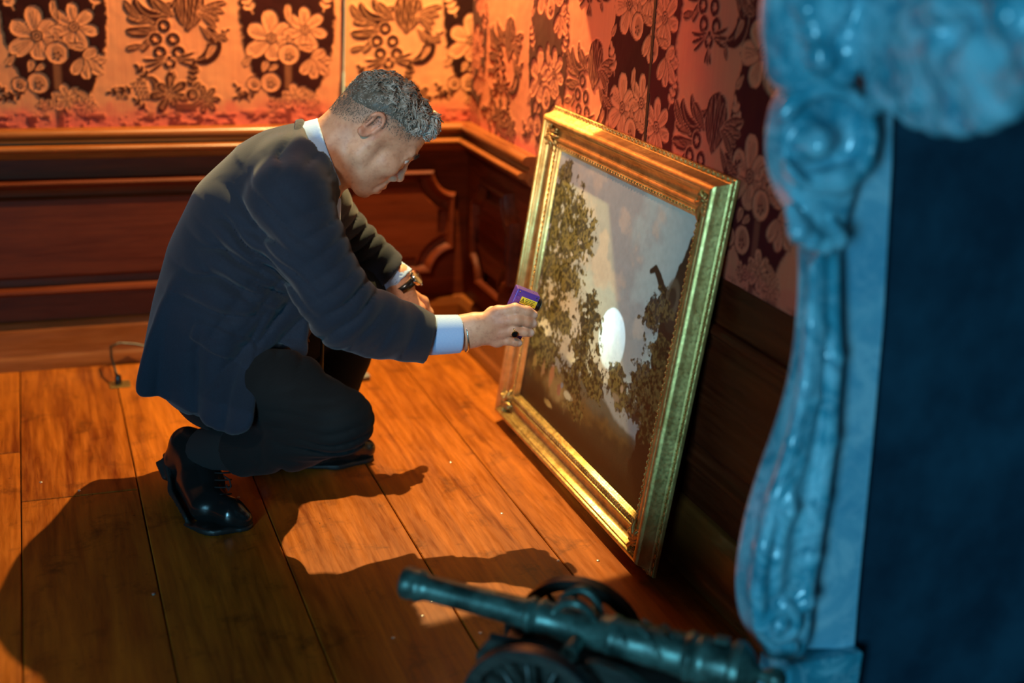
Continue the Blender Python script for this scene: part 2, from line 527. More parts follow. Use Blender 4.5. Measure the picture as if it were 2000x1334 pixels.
# ------------------------------------------------------------------ floor
floor = thing('floor', '', '', (0, 0, 0))
del floor['label']; del floor['category']; floor['kind'] = 'structure'
xs = [-2.60, -2.37, -2.13, -1.895, -1.655, -1.415, -1.180, -.956, -.7245, -.482, -.236, .012]
box('subfloor', (-2.7, -4.4, -.06), (.05, .05, -.024), mat('dark_subfloor', (.02, .008, .003), .9), floor)
for i in range(len(xs) - 1):
    x0, x1 = xs[i] + .0011, xs[i + 1] - .0011
    ends = {3: [-2.3], 4: [-3.1, -1.2], 5: [-2.2, -.55], 6: [-2.9, -.80], 7: [-2.0], 8: [-3.0], 9: [-1.80], 10: [-2.6]}.get(i, [-2.0])
    ys = [-4.4] + ends + [.04]
    for j in range(len(ys) - 1):
        y0, y1 = ys[j] + .0010, ys[j + 1] - .0010
        dz = random.uniform(-.0006, .0004)
        cx, cy = (x0 + x1) / 2, (y0 + y1) / 2
        bm = box_bm((x0 - cx, y0 - cy, -.024), (x1 - cx, y1 - cy, 0), .0016)
        o = bm_obj('floorboard', bm, M_FLOOR, floor); o.location = (cx, cy, dz)
# nail heads, each a flush steel pin
nail_me = None
for (px, py) in [(702, 905), (880, 903), (825, 1203), (843, 1176), (768, 1246), (938, 1236), (466, 972), (80, 942), (155, 958), (1163, 1170), (1090, 1095), (1200, 985), (300, 1160), (980, 1003), (1168, 1095)]:
    p = at(px, py, 2, 0.0)
    if nail_me is None:
        o = lathe('nail', [(.0032, -.004), (.0032, .0006), (.0022, .0012), (.0004, .0014)], M_NAIL, floor, 10); nail_me = o.data
    else: o = link(bpy.data.objects.new('nail', nail_me), floor)
    o.location = (p[0], p[1], .0004)

# ------------------------------------------------------------------ damask pattern, drawn as cut pile
def smooth01(d, wdt): return np.clip(.5 - d / wdt, 0, 1)

def petal(Q, cx, cy, ang, L, W, bulge=.55):
    """leaf/petal signed distance, starts at (cx,cy) and runs along ang"""
    c, s = math.cos(ang), math.sin(ang)
    x = (Q[:, 0] - cx) * c + (Q[:, 1] - cy) * s; y = -(Q[:, 0] - cx) * s + (Q[:, 1] - cy) * c
    t = np.clip(x / L, 0, 1)
    prof = W * .5 * (t ** .8) * ((1 - t) ** (bulge * .8)) * 1.95
    d = np.abs(y) - prof
    d = np.maximum(d, np.maximum(-x, x - L))
    return d, x / L, y

class Paint:
    def __init__(self, Q): self.Q = Q; self.a = np.zeros(len(Q)); self.det = np.zeros(len(Q))
    def put(self, d, v, det=None, w=2.0):
        k = smooth01(d, w); self.a = self.a * (1 - k) + v * k
        if det is not None: self.det = self.det * (1 - k) + det * k
    def near(self, cx, cy, r): return (np.abs(self.Q[:, 0] - cx) < r) & (np.abs(self.Q[:, 1] - cy) < r)
    def sub(self, cx, cy, r):
        m = self.near(cx, cy, r); s = Paint(self.Q[m]); s.a = self.a[m].copy(); s.det = self.det[m].copy(); return m, s
    def merge(self, m, s): self.a[m] = s.a; self.det[m] = s.det
    def flower(self, cx, cy, L, W, n, v, a0=0, core=9, lens=None):
        m, s = self.sub(cx, cy, L * 1.6 + 6)
        for i in range(n):
            A = a0 + 2 * math.pi * i / n; l = L * (lens[i % len(lens)] if lens else 1)
            d, t, y = petal(s.Q, cx, cy, A, l, W); s.put(d - 1.5, 1 - v); s.put(d, v, .5)
            vein = np.minimum(np.abs(y) - .9, np.minimum(np.abs(y - W * .22 * t) - .8, np.abs(y + W * .22 * t) - .8))
            s.put(np.maximum(np.maximum(d, vein), .25 - t + (t > .8) * 9), v * .35 + (1 - v) * .65)
        r = np.hypot(s.Q[:, 0] - cx, s.Q[:, 1] - cy)
        s.put(r - core, 1 - v, 0); s.put(np.abs(r - core * .62) - 1.3, v, .3); s.put(r - core * .22, v, .3)
        self.merge(m, s)
    def fruit(self, cx, cy, r, v):
        m, s = self.sub(cx, cy, r + 8)
        q = np.hypot(s.Q[:, 0] - cx, s.Q[:, 1] - cy)
        s.put(q - r - 2, 1 - v); s.put(q - r, v, .4); s.put(np.maximum(q - r * .7, np.hypot(s.Q[:, 0] - cx - r * .2, s.Q[:, 1] - cy + r * .15) - r * .62), v * .6 + .4 * (1 - v))
        for i in range(5):
            A = i * 1.256; s.put(np.hypot(s.Q[:, 0] - cx - r * .3 * math.cos(A), s.Q[:, 1] - cy - r * .25 - r * .3 * math.sin(A)) - r * .11, 1 - v)
        self.merge(m, s)
    def berry(self, cx, cy, r, v):
        m, s = self.sub(cx, cy, r + 8)
        q = np.hypot(s.Q[:, 0] - cx, s.Q[:, 1] - cy)
        s.put(q - r - 2.2, 1 - v); s.put(q - r, v, .15)
        an = np.arctan2(s.Q[:, 1] - cy, s.Q[:, 0] - cx)
        s.put(q - r * (.42 + .12 * np.cos(6 * an)), 1 - v)
        self.merge(m, s)
    def leaf(self, cx, cy, ang, L, W, v, veins=True, curve=0.0):
        m, s = self.sub(cx, cy, L * 1.2 + 6)
        Q = s.Q
        if curve:
            c, q = math.cos(ang), math.sin(ang)
            x = (Q[:, 0] - cx) * c + (Q[:, 1] - cy) * q; y = -(Q[:, 0] - cx) * q + (Q[:, 1] - cy) * c
            y = y - curve * x * x / L; Q = np.c_[cx + x * c - y * q, cy + x * q + y * c]
        d, t, y = petal(Q, cx, cy, ang, L, W); s.put(d - 1.6, 1 - v); s.put(d, v, .3 + .5 * (t > .5))
        if veins:
            vn = np.minimum(np.abs(y) - .8, np.abs(np.abs(y) - W * .2 * (1 - np.abs(2 * t - 1))) - 1.0)
            s.put(np.maximum(np.maximum(d + 1.5, vn), .12 - t), v * .4 + .6 * (1 - v))
        self.merge(m, s)
    def crescent(self, cx, cy, R, th, a0, a1, v):
        m, s = self.sub(cx, cy, R + th + 6)
        q = np.hypot(s.Q[:, 0] - cx, s.Q[:, 1] - cy); an = np.arctan2(s.Q[:, 1] - cy, s.Q[:, 0] - cx)
        t = ((an - a0) % (2 * math.pi)) / ((a1 - a0) % (2 * math.pi))
        wdt = th * np.clip(np.sin(np.clip(t, 0, 1) * math.pi), 0, 1) ** .6
        d = np.where(t <= 1, np.abs(q - R) - wdt, 9); s.put(d - 1.6, 1 - v); s.put(d, v, .25)
        s.put(np.where(t <= 1, np.maximum(np.abs(q - R + wdt * .25) - 1.2, d + 2), 9), v * .45 + .55 * (1 - v))
        self.merge(m, s)
    def sprig(self, x0, y0, x1, y1, n, v, L=15, W=7):
        A = math.atan2(y1 - y0, x1 - x0); m, s = self.sub((x0 + x1) / 2, (y0 + y1) / 2, math.hypot(x1 - x0, y1 - y0) * .6 + L)
        p = s.Q - [x0, y0]; e = np.array([x1 - x0, y1 - y0], float); t = np.clip(p @ e / (e @ e), 0, 1)
        s.put(np.linalg.norm(p - t[:, None] * e, axis=1) - 1.3, v, .3)
        for i in range(n):
            f = (i + .6) / n; cx, cy = x0 + e[0] * f, y0 + e[1] * f
            for sg in (-1, 1):
                d, _, _ = petal(s.Q, cx, cy, A + sg * .75, L * (1 - .3 * f), W); s.put(d, v, .35)
        d, _, _ = petal(s.Q, x1, y1, A, L, W); s.put(d, v, .35)
        self.merge(m, s)

def damask(u, z, cols, motifs):
    """u along the wall, z up; columns of dark pile and dark bouquets on light ground. 820 units per metre."""
    K = 820.0
    y = (.902 - z) * K                               # grows downwards
    A = np.zeros(len(u)); D = np.zeros(len(u))
    jag = (fbm(np.c_[u * K, y], .12, 3, 5) - .5) * 9
    for c in cols:
        x = (u - c) * K; m = np.abs(x) < 150
        if not m.any(): continue
        p = Paint(np.c_[x, y][m]); ym = y[m]
        hw = np.interp(ym, [-200, -140, -80, -20, 30, 70, 110, 150, 185, 208, 218], [60, 92, 80, 98, 98, 94, 86, 70, 46, 16, 0])
        p.put(np.abs(p.Q[:, 0] - np.interp(ym, [0, 150, 218], [0, 4, 12])) - hw - jag[m], 1, .0, 5)
        p.put(np.abs(p.Q[:, 0]) - np.where(ym > 100, 7, -9), .75, .6, 5)
        for oy in (0, -165):
            p.flower(-33, 68 + oy, 57, 38, 6, 0, .45 + oy, 11, [1, .8, 1.05, .9])
            p.flower(36, 50 + oy, 46, 26, 7, 0, .2, 10)
            p.sprig(-70, 20 + oy, -86, -16 + oy, 3, 0, 18, 10); p.sprig(74, 14 + oy, 84, -22 + oy, 3, 0, 16, 9); p.leaf(0, 62 + oy, 1.2, 36, 16, 0); p.leaf(6, 40 + oy, -1.9, 40, 17, 0, True, .2); p.leaf(-74, 104 + oy, 2.3, 26, 14, 0); p.leaf(20, 84 + oy, 0.2, 34, 16, 0)
            p.fruit(2, 100 + oy, 21, 0)
            for k, a in enumerate((.1, .75, 1.4, 2.1, -.5)): p.leaf(48, 108 + oy, a, 48 - 5 * abs(k - 1), 24, 0)
        p.fruit(-36, 157, 20, 0); p.fruit(-70, 160, 14, 0); p.leaf(-52, 136, -1.2, 24, 16, 0); p.leaf(-40, 134, -.6, 22, 12, 0)
        p.sprig(-62, 176, -100, 186, 3, 1); p.sprig(-80, 196, -105, 168, 2, 1, 12)
        p.flower(15, 188, 30, 20, 6, 0, .3, 6); p.flower(48, 204, 22, 15, 6, 0, .1, 5); p.flower(-28, 200, 15, 10, 5, 0, .5, 4)
        p.leaf(-8, 180, 1.8, 26, 12, 0); p.leaf(28, 170, .5, 30, 13, 0)
        A[m] = p.a; D[m] = p.det
    for c in motifs:
        x = (u - c) * K; m = np.abs(x) < 150
        if not m.any(): continue
        p = Paint(np.c_[x, y][m]); p.a = A[m].copy(); p.det = D[m].copy()
        for oy in (0, -215):
            p.leaf(25, 58 + oy, -1.45, 88, 62, 1); p.leaf(18, 48 + oy, -1.9, 70, 30, 1, True, .3); p.leaf(34, 50 + oy, -1.0, 66, 26, 1, True, -.3)
            p.crescent(-38, -2 + oy, 34, 15, .5, 3.3, 1); p.crescent(-20, -16 + oy, 26, 10, .6, 3.2, 1)
            p.leaf(-30, 50 + oy, 2.75, 62, 26, 1, True, .25); p.leaf(-32, 62 + oy, 2.55, 48, 18, 1, True, -.2); p.leaf(-40, 40 + oy, 3.3, 50, 20, 1)
            for a, l in ((-.55, 60), (-.25, 52), (.1, 44), (.5, 46)): p.leaf(46, 20 + oy, a, l, 17, 1, True, .2)
            p.crescent(42, 78 + oy, 36, 15, -.95, 1.75, 1); p.leaf(60, 110 + oy, .1 - 1.1, 34, 14, 0); p.leaf(48, 44 + oy, .9, 48, 15, 1)
            p.sprig(62, 84 + oy, 98, 58 + oy, 3, 1, 13, 6)
            p.leaf(-64, 34 + oy, -2.6, 44, 20, 1, True, .3); p.leaf(-60, 84 + oy, 2.9, 36, 15, 1); p.leaf(70, 60 + oy, .35, 36, 15, 1); p.leaf(30, 112 + oy, 1.1, 30, 12, 1); p.leaf(0, 30 + oy, -2.4, 52, 22, 1)
            for (bx, by) in ((-20, 46), (-3, 72), (-37, 72), (-30, 98), (6, 98), (-12, 118)): p.berry(bx, by + oy, 13, 1)
            for a in (2.2, 2.5, 2.8, .6, .3, 0): p.leaf(-12 + (6 if a < 1 else -6), 108 + oy, a, 44, 7, 1, False, .25 if a > 1 else -.25)
            for a in (1.2, 1.57, 1.95): p.leaf(-10, 128 + oy, a, 24, 7, 1, False)
        p.sprig(-55, 150, -96, 172, 3, 1, 15, 8); p.sprig(-52, 152, -70, 132, 2, 1, 15, 8)
        for i in range(12): p.berry(-80 + (i % 3) * 8 + (i // 3) * 2.5, 160 + (i // 3) * 9, 4.6, 1)
        for i in range(9): p.berry(-118 + (i % 3) * 7 + (i // 3) * 2.5, 170 + (i // 3) * 8, 4.2, 1)
        p.crescent(-58, 165, 18, 7, -1.6, 1.2, 1); p.sprig(-92, 170, -125, 176, 2, 1, 12, 7)
        p.flower(-15, 180, 40, 20, 7, 1, .3, 8, [1, .75, 1.1]); p.flower(56, 192, 30, 15, 7, 1, 0, 7)
        p.sprig(28, 172, 34, 128, 4, 1, 15, 8); p.leaf(24, 185, -.9, 36, 16, 1); p.fruit(30, 182, 12, 1)
        p.put(np.maximum(np.abs(p.Q[:, 0] - 16) - 22, np.abs(p.Q[:, 1] - 208) - 9), .8, .4, 4)
        p.sprig(-60, 214, -78, 196, 2, 1, 12, 7)
        A[m] = p.a; D[m] = p.det
    low = np.clip((y - 190) / 40 + (fbm(np.c_[u * K, y], .05, 3, 9) - .5) * .9, 0, 1)
    fr = fbm(np.c_[u * K, y * 1.6], .075, 4, 17)
    A = np.where(y > 212, np.maximum(A, np.clip((fr - .50) * 7, 0, .8) * np.clip((y - 212) / 12, 0, 1)), A)
    return A, np.clip(low, 0, 1), D

def wall_cloth(name, u0, u1, z0, z1, step, place, cols, motifs, parent, redness=0.0):
    nu = int((u1 - u0) / step) + 1; nz = int((z1 - z0) / step) + 1
    U, Z = np.meshgrid(np.linspace(u0, u1, nu), np.linspace(z0, z1, nz), indexing='ij')
    u, z = U.ravel(), Z.ravel()
    a, red, det = damask(u, z, cols, motifs)
    red = np.clip(red + redness * (.4 + 1.2 * fbm(np.c_[u, z], 5, 3, 21)), 0, 1)
    V = place(u, z, a * .0022 + (fbm(np.c_[u, z], 40, 2, 3) - .5) * .0012)
    idx = np.arange(nu * nz).reshape(nu, nz)
    F = np.stack([idx[:-1, :-1], idx[1:, :-1], idx[1:, 1:], idx[:-1, 1:]], -1).reshape(-1, 4)
    o = mesh_np(name, V, F, M_VELVET, parent)
    ca = o.data.color_attributes.new('pattern', 'FLOAT_COLOR', 'POINT')
    ca.data.foreach_set('color', np.c_[a, red, det, np.ones(len(a))].astype(np.float32).ravel())
    return o

# ------------------------------------------------------------------ walls
M_PLASTER = mat('wall_core', (.10, .035, .02), .9)
wall_back = box('wall_back', (-2.7, 0.002, 0), (.10, .10, 2.6), M_PLASTER); wall_back['kind'] = 'structure'
wall_right = box('wall_right', (.002, -1.745, 0), (.10, .002, 2.6), M_PLASTER); wall_right['kind'] = 'structure'
wall_chimney = box('wall_chimney', (.002, -4.3, 1.192), (.10, -1.747, 2.6), M_PLASTER); wall_chimney['kind'] = 'structure'
wall_cloth('damask_panel', -2.2, -.3505, .596, 1.30, .0032, lambda u, z, d: np.c_[u, -d - .0015, z], [-2.14, -1.59, -1.04, -.49], [-1.86, -1.31, -.765], wall_back, .16)
wall_cloth('damask_panel', -.3475, .0, .596, 1.30, .0032, lambda u, z, d: np.c_[u, -d - .0015, z], [.035], [-.215], wall_back)
wall_cloth('damask_panel', .0, 1.053, .45, 1.36, .0032, lambda u, z, d: np.c_[-d - .0015, -u, z - .035], [.0, .535, .985], [.25, .765], wall_right, .5)
wall_cloth('damask_panel', 1.062, 1.745, .40, 1.36, .0032, lambda u, z, d: np.c_[-d - .0015, -u, z - .07], [1.055, 1.49], [1.285], wall_right, .7)
box('seam_strip', (-.004, -1.062, .45), (.001, -1.053, 1.36), mat('dark_seam_wood', (.03, .008, .005), .5), wall_right)

# hanging rod on the back wall, with a thicker lower sleeve
rod = thing('picture_rod', 'thin grey metal picture rod hanging down the damask wall', 'rod', (-.349, -.010, .60))
tube('rod', [(0, 0, .10), (0.003, 0, .40), (.006, 0, .75)], .0023, M_STEEL, rod)
tube('sleeve', [(-.001, 0, .06), (.0, 0, .135)], .0042, M_STEEL, rod)

# dado on the back wall: mouldings, stiles, panels
cap_prof = [(0, .603), (.030, .603), (.036, .600), (.040, .594), (.040, .588), (.036, .583), (.026, .580), (.021, .576), (.019, .570), (.021, .566), (.040, .565), (.047, .563), (.050, .559), (.049, .554), (.044, .551), (.034, .548), (.026, .544), (.022, .537), (.016, .531), (.012, .527), (0, .527)]
base_prof = [(0, .122), (.012, .122), (.018, .118), (.020, .110), (.026, .104), (.028, .096), (.028, .040), (.034, .034), (.040, .024), (.040, 0), (0, 0)]
trim = lambda o: (o.__setitem__('kind', 'structure'), o)[1]
t1 = trim(extrude_profile('trim_1', cap_prof, (-2.7, 0, 0), (0, 0, 0), M_RAIL_X, None, (0, -1, 0), 0, -1))
t2 = trim(extrude_profile('trim_2', cap_prof, (0, 0, 0), (0, -.505, 0), M_RAIL_Y, None, (-1, 0, 0), 1, 0))
b1 = trim(extrude_profile('baseboard_back', base_prof, (-2.7, 0, 0), (0, 0, 0), M_RAIL_X, None, (0, -1, 0), 0, -1))
b2 = trim(extrude_profile('baseboard_right', base_prof, (0, 0, 0), (0, -1.745, 0), M_RAIL_Y, None, (-1, 0, 0), 1, 0))
box('dado_backing', (-2.7, -.010, .10), (0, .003, .56), M_DADO_X, wall_back)
box('dado_backing', (-.006, -1.745, .10), (.003, -.010, .56), M_DADO_Y, wall_right)

def moulding_ring(name, pts, prof, mat_, parent, place):
    """picture-frame moulding round a polygon of (u,z); prof [(inset, height)]; place(u, z, out)"""
    p = np.asarray(pts, float); n = len(p)
    e = np.roll(p, -1, 0) - p; e /= np.linalg.norm(e, axis=1)[:, None]
    nrm = np.c_[-e[:, 1], e[:, 0]]                       # left normals
    area = .5 * np.sum(p[:, 0] * np.roll(p[:, 1], -1) - np.roll(p[:, 0], -1) * p[:, 1])
    if area < 0: nrm = -nrm
    pn = np.roll(nrm, 1, 0); mit = (nrm + pn) / (1 + (nrm * pn).sum(1))[:, None]
    V = []
    for q, h in prof:
        r = p + mit * q; V.append(np.array([place(a, b, h) for a, b in r]))
    k = len(prof); V = np.concatenate(V); F = []
    for i in range(k - 1):
        for s in range(n):
            t = (s + 1) % n; F.append((i * n + s, i * n + t, (i + 1) * n + t, (i + 1) * n + s))
    bm = bmesh.new(); vs = [bm.verts.new(v) for v in V]
    for f in F: bm.faces.new([vs[i] for i in f])
    bm.faces.new([vs[(k - 1) * n + s] for s in range(n)])
    o = bm_obj(name, bm, mat_, parent); return set_smooth_angle(o, 28)

def notched(u0, u1, z0, z1, nu, nz, side='both', arc=.8):
    """rectangle whose corners are bitten by concave quarter curves"""
    def bite(cu, cz, su, sz):
        out = []
        for i in range(9):
            a = math.pi / 2 * i / 8
            out.append((cu + su * nu * math.cos(a), cz + sz * nz * math.sin(a)))
        return out
    P = []
    # counter clockwise from bottom left
    P += [(u0, z0)] if side == 'right' else [(u0, z0 + nz)] + bite(u0, z0, 1, 1)[::-1] + [(u0 + nu * 1.0, z0)]
    P += [(u1 - nu, z0)] + bite(u1, z0, -1, 1) + [(u1, z0 + nz)] if side != 'left' else [(u1, z0)]
    P += [(u1, z1 - nz)] + bite(u1, z1, -1, -1)[::-1] + [(u1 - nu, z1)] if side != 'left' else [(u1, z1)]
    P += [(u0, z1)] if side == 'right' else [(u0 + nu, z1)] + bite(u0, z1, 1, -1) + [(u0, z1 - nz)]
    r = [P[0]]
    for q in P[1:]:
        if math.hypot(q[0] - r[-1][0], q[1] - r[-1][1]) > 2e-3: r.append(q)
    if math.hypot(r[0][0] - r[-1][0], r[0][1] - r[-1][1]) < 2e-3: r.pop()
    return r

ring_prof = [(0, 0), (0, .018), (.003, .026), (.009, .031), (.015, .028), (.019, .018), (.024, .011), (.032, .008), (.042, .008), (.045, .014), (.050, .020)]
pb = lambda u, z, h: (u, -.010 - h, z)
pr = lambda u, z, h: (-.006 - h, -u, z)
moulding_ring('raised_panel', notched(-2.62, -.52, .192, .482, .062, .066), ring_prof, M_DADO_X, wall_back, pb)
moulding_ring('raised_panel', notched(-.42, -.045, .192, .482, .062, .066), ring_prof, M_DADO_X, wall_back, pb)
moulding_ring('raised_panel', notched(.125, .425, .200, .486, .052, .062), ring_prof, M_DADO_Y, wall_right, pr)
moulding_ring('raised_panel', [(.62, .20), (1.25, .20), (1.25, .48), (.62, .48)], [(a, b * .6) for a, b in ring_prof], M_DADO_Y, wall_right, pr)
moulding_ring('raised_panel', [(1.33, .20), (1.72, .20), (1.72, .48), (1.33, .48)], [(a, b * .6) for a, b in ring_prof], M_DADO_Y, wall_right, pr)
# ------------------------------------------------------------------ gilt picture frame leaning on the wall
LEAN = math.asin(.125)
FW, FH, OUT = .770, .700, .020                     # lip-to-lip size, and how far the back sticks out past the lip
pf = thing('framed_painting', 'gilt-framed landscape painting leaning against the damask wall', 'painting', (-.096, -1.020, .0))
e_r = Vector((0, -1, 0)); e_u = Vector((math.sin(LEAN), 0, math.cos(LEAN))); e_n = Vector((-math.cos(LEAN), 0, math.sin(LEAN)))
def fp(a, b, h):
    """frame coordinates: a right of centre, b up from the lip's bottom edge, h out of the back plane"""
    return e_r * a + e_u * (b + OUT + .003) + e_n * (h * .78 + .001)
# rail profile: t from the lip inwards (negative outside), h height over the back
rail_prof = [(-.026, 0), (-.026, .006), (-.0245, .009), (-.020, .0105), (-.0165, .010), (-.0155, .013), (-.0145, .0135), (-.0135, .016), (-.0110, .0215), (-.0080, .028), (-.0050, .036), (-.0040, .041), (-.0030, .0425), (-.001, .046),
             (.002, .0490), (.006, .0500), (.009, .0485), (.0105, .045), (.013, .0445), (.0145, .042), (.018, .0345), (.023, .0285), (.029, .0255), (.035, .0248), (.0365, .0275), (.040, .0300), (.044, .0305), (.047, .0285), (.049, .0245), (.0505, .024), (.053, .0265), (.0575, .0265), (.060, .0235), (.061, .019), (.0645, .0165), (.067, .0120), (.067, 0)]
rail_prof = [(t * .77 if t < 0 else t, h) for t, h in rail_prof]
def rail(side):
    """one mitred rail; side 0 bottom, 1 right, 2 top, 3 left"""
    bm = bmesh.new(); ends = []
    for s in (-1, 1):
        row = []
        for t, h in rail_prof:
            if side in (0, 2):
                a = s * (FW / 2 - t); b = t if side == 0 else FH - t
            else:
                a = (FW / 2 - t) * (1 if side == 1 else -1); b = t if s < 0 else FH - t
            row.append(bm.verts.new(fp(a, b, h)))
        ends.append(row)
    n = len(rail_prof)
    for i in range(n):
        j = (i + 1) % n; bm.faces.new([ends[0][i], ends[0][j], ends[1][j], ends[1][i]])
    bm.faces.new(ends[0]); bm.faces.new(ends[1])
    o = bm_obj('frame_rail', bm, M_GOLD, pf); return set_smooth_angle(o, 55)
rails = [rail(i) for i in range(4)]

# carved strips: ring-and-dart on the outer edge, leaf-and-dart on the sight edge (one mesh per rail)
def strip(side, t, h, step, kind):
    L = (FW if side in (0, 2) else FH) - 2 * t; n = int(L / step); Vs = []; Fs = []; nv = 0
    for i in range(n):
        c = -L / 2 + (i + .5) * L / n
        def loc(x, y, z):                     # x along the rail, y inwards, z out
            if side == 0: return fp(c + x, t + y, h + z)
            if side == 2: return fp(c + x, FH - t - y, h + z)
            if side == 1: return fp(FW / 2 - t - y, FH / 2 + c + x, h + z)
            return fp(-FW / 2 + t + y, FH / 2 + c + x, h + z)
        if kind == 'ring':
            if i % 2 == 0:
                pts = [(step * .62 * math.cos(a), .0042 * math.sin(a), .0004) for a in np.arange(8) / 8 * 2 * math.pi]
                V, F = tube_np(pts, .0013, 5, False, True)
            else:
                V, F = tube_np([(-step * .1, -.004, 0), (0, 0, .0012), (step * .1, .004, 0)], [.0006, .0018, .0006], 5)
        else:
            sg = 1 if i % 2 else -1
            V, F = tube_np([(-step * .5, -.003 * sg, 0), (-step * .15, .001 * sg, .0014), (step * .2, .0032 * sg, .0012), (step * .45, .0005 * sg, .0004)], [.0006, .0017, .0014, .0005], 5)
        Vs.append(np.array([loc(*v) for v in V])); Fs.append(F + nv); nv += len(V)
    mesh_np('carved_edge' if kind == 'ring' else 'leaf_moulding', np.concatenate(Vs), np.concatenate(Fs), M_GOLD_D, rails[side])
for sd in range(4):
    strip(sd, -.0160, .0105, .0085, 'ring')
    strip(sd, .0555, .0268, .0062, 'leaf')

# corner cartouches: clustered acanthus sprays
def cartouche(sa, sb):
    Vs = []; Fs = []; nv = 0
    def add(pts, r):
        nonlocal nv
        V, F = tube_np([fp(sa * (FW / 2 - a), (b if sb < 0 else FH - b), h) for a, b, h in pts], r, 6)
        Vs.append(V); Fs.append(F + nv); nv += len(V)
    R = random.Random(int(10 + sa * 3 + sb))
    for k in range(11):                                  # leaves fanning from the mitre
        a = math.radians(-38 + 166 * k / 10); L = .030 + .014 * math.cos((k - 5) * .9) + (.010 if k in (1, 9) else 0)
        c = (.030, .030)
        pts = []
        for i in range(6):
            f = i / 5; rr = L * f; aa = a + .35 * f * (1 if k % 2 else -1)
            x = c[0] + rr * math.cos(aa); y = c[1] + rr * math.sin(aa)
            hh = .030 + .010 * math.sin(f * math.pi) + (.006 if min(x, y) < .02 else 0)
            pts.append((max(x, .004), max(y, .004), hh))
        add(pts, [.0022, .0050, .0052, .0044, .0032, .0012])
    for k in range(14):
        x = .012 + R.random() * .048; y = .012 + R.random() * .048
        add([(x, y, .033), (x + .004 * R.uniform(-1, 1), y + .004 * R.uniform(-1, 1), .038), (x + .006 * R.uniform(-1, 1), y + .006 * R.uniform(-1, 1), .034)], [.0015, .0034, .0012])
    for k in range(7):                                   # rosette
        a = 2 * math.pi * k / 7
        add([(.030, .030, .037), (.030 + .007 * math.cos(a), .030 + .007 * math.sin(a), .0415), (.030 + .013 * math.cos(a), .030 + .013 * math.sin(a), .037)], [.002, .0038, .0012])
    mesh_np('corner_ornament', np.concatenate(Vs), np.concatenate(Fs), M_GOLD_D, pf)
for sa in (-1, 1):
    for sb in (-1, 1): cartouche(sa, sb)

# ---- the canvas: a romantic landscape, colour laid on a fine grid
CT = .0655
def homog(src, dst):
    A = []
    for (x, y), (u, v) in zip(src, dst):
        A.append([x, y, 1, 0, 0, 0, -u * x, -u * y, -u]); A.append([0, 0, 0, x, y, 1, -v * x, -v * y, -v])
    return np.linalg.svd(np.array(A))[2][-1].reshape(3, 3)
# artwork sketch coordinates -> unit square of the canvas
HA = homog([(1103, 290), (1388, 428), (1250, 1022), (1015, 770)], [(0, 1), (1, 1), (1, 0), (0, 0)])
def art(px, py):
    v = HA @ np.array([px, py, 1.0]); return v[0] / v[2], v[1] / v[2]

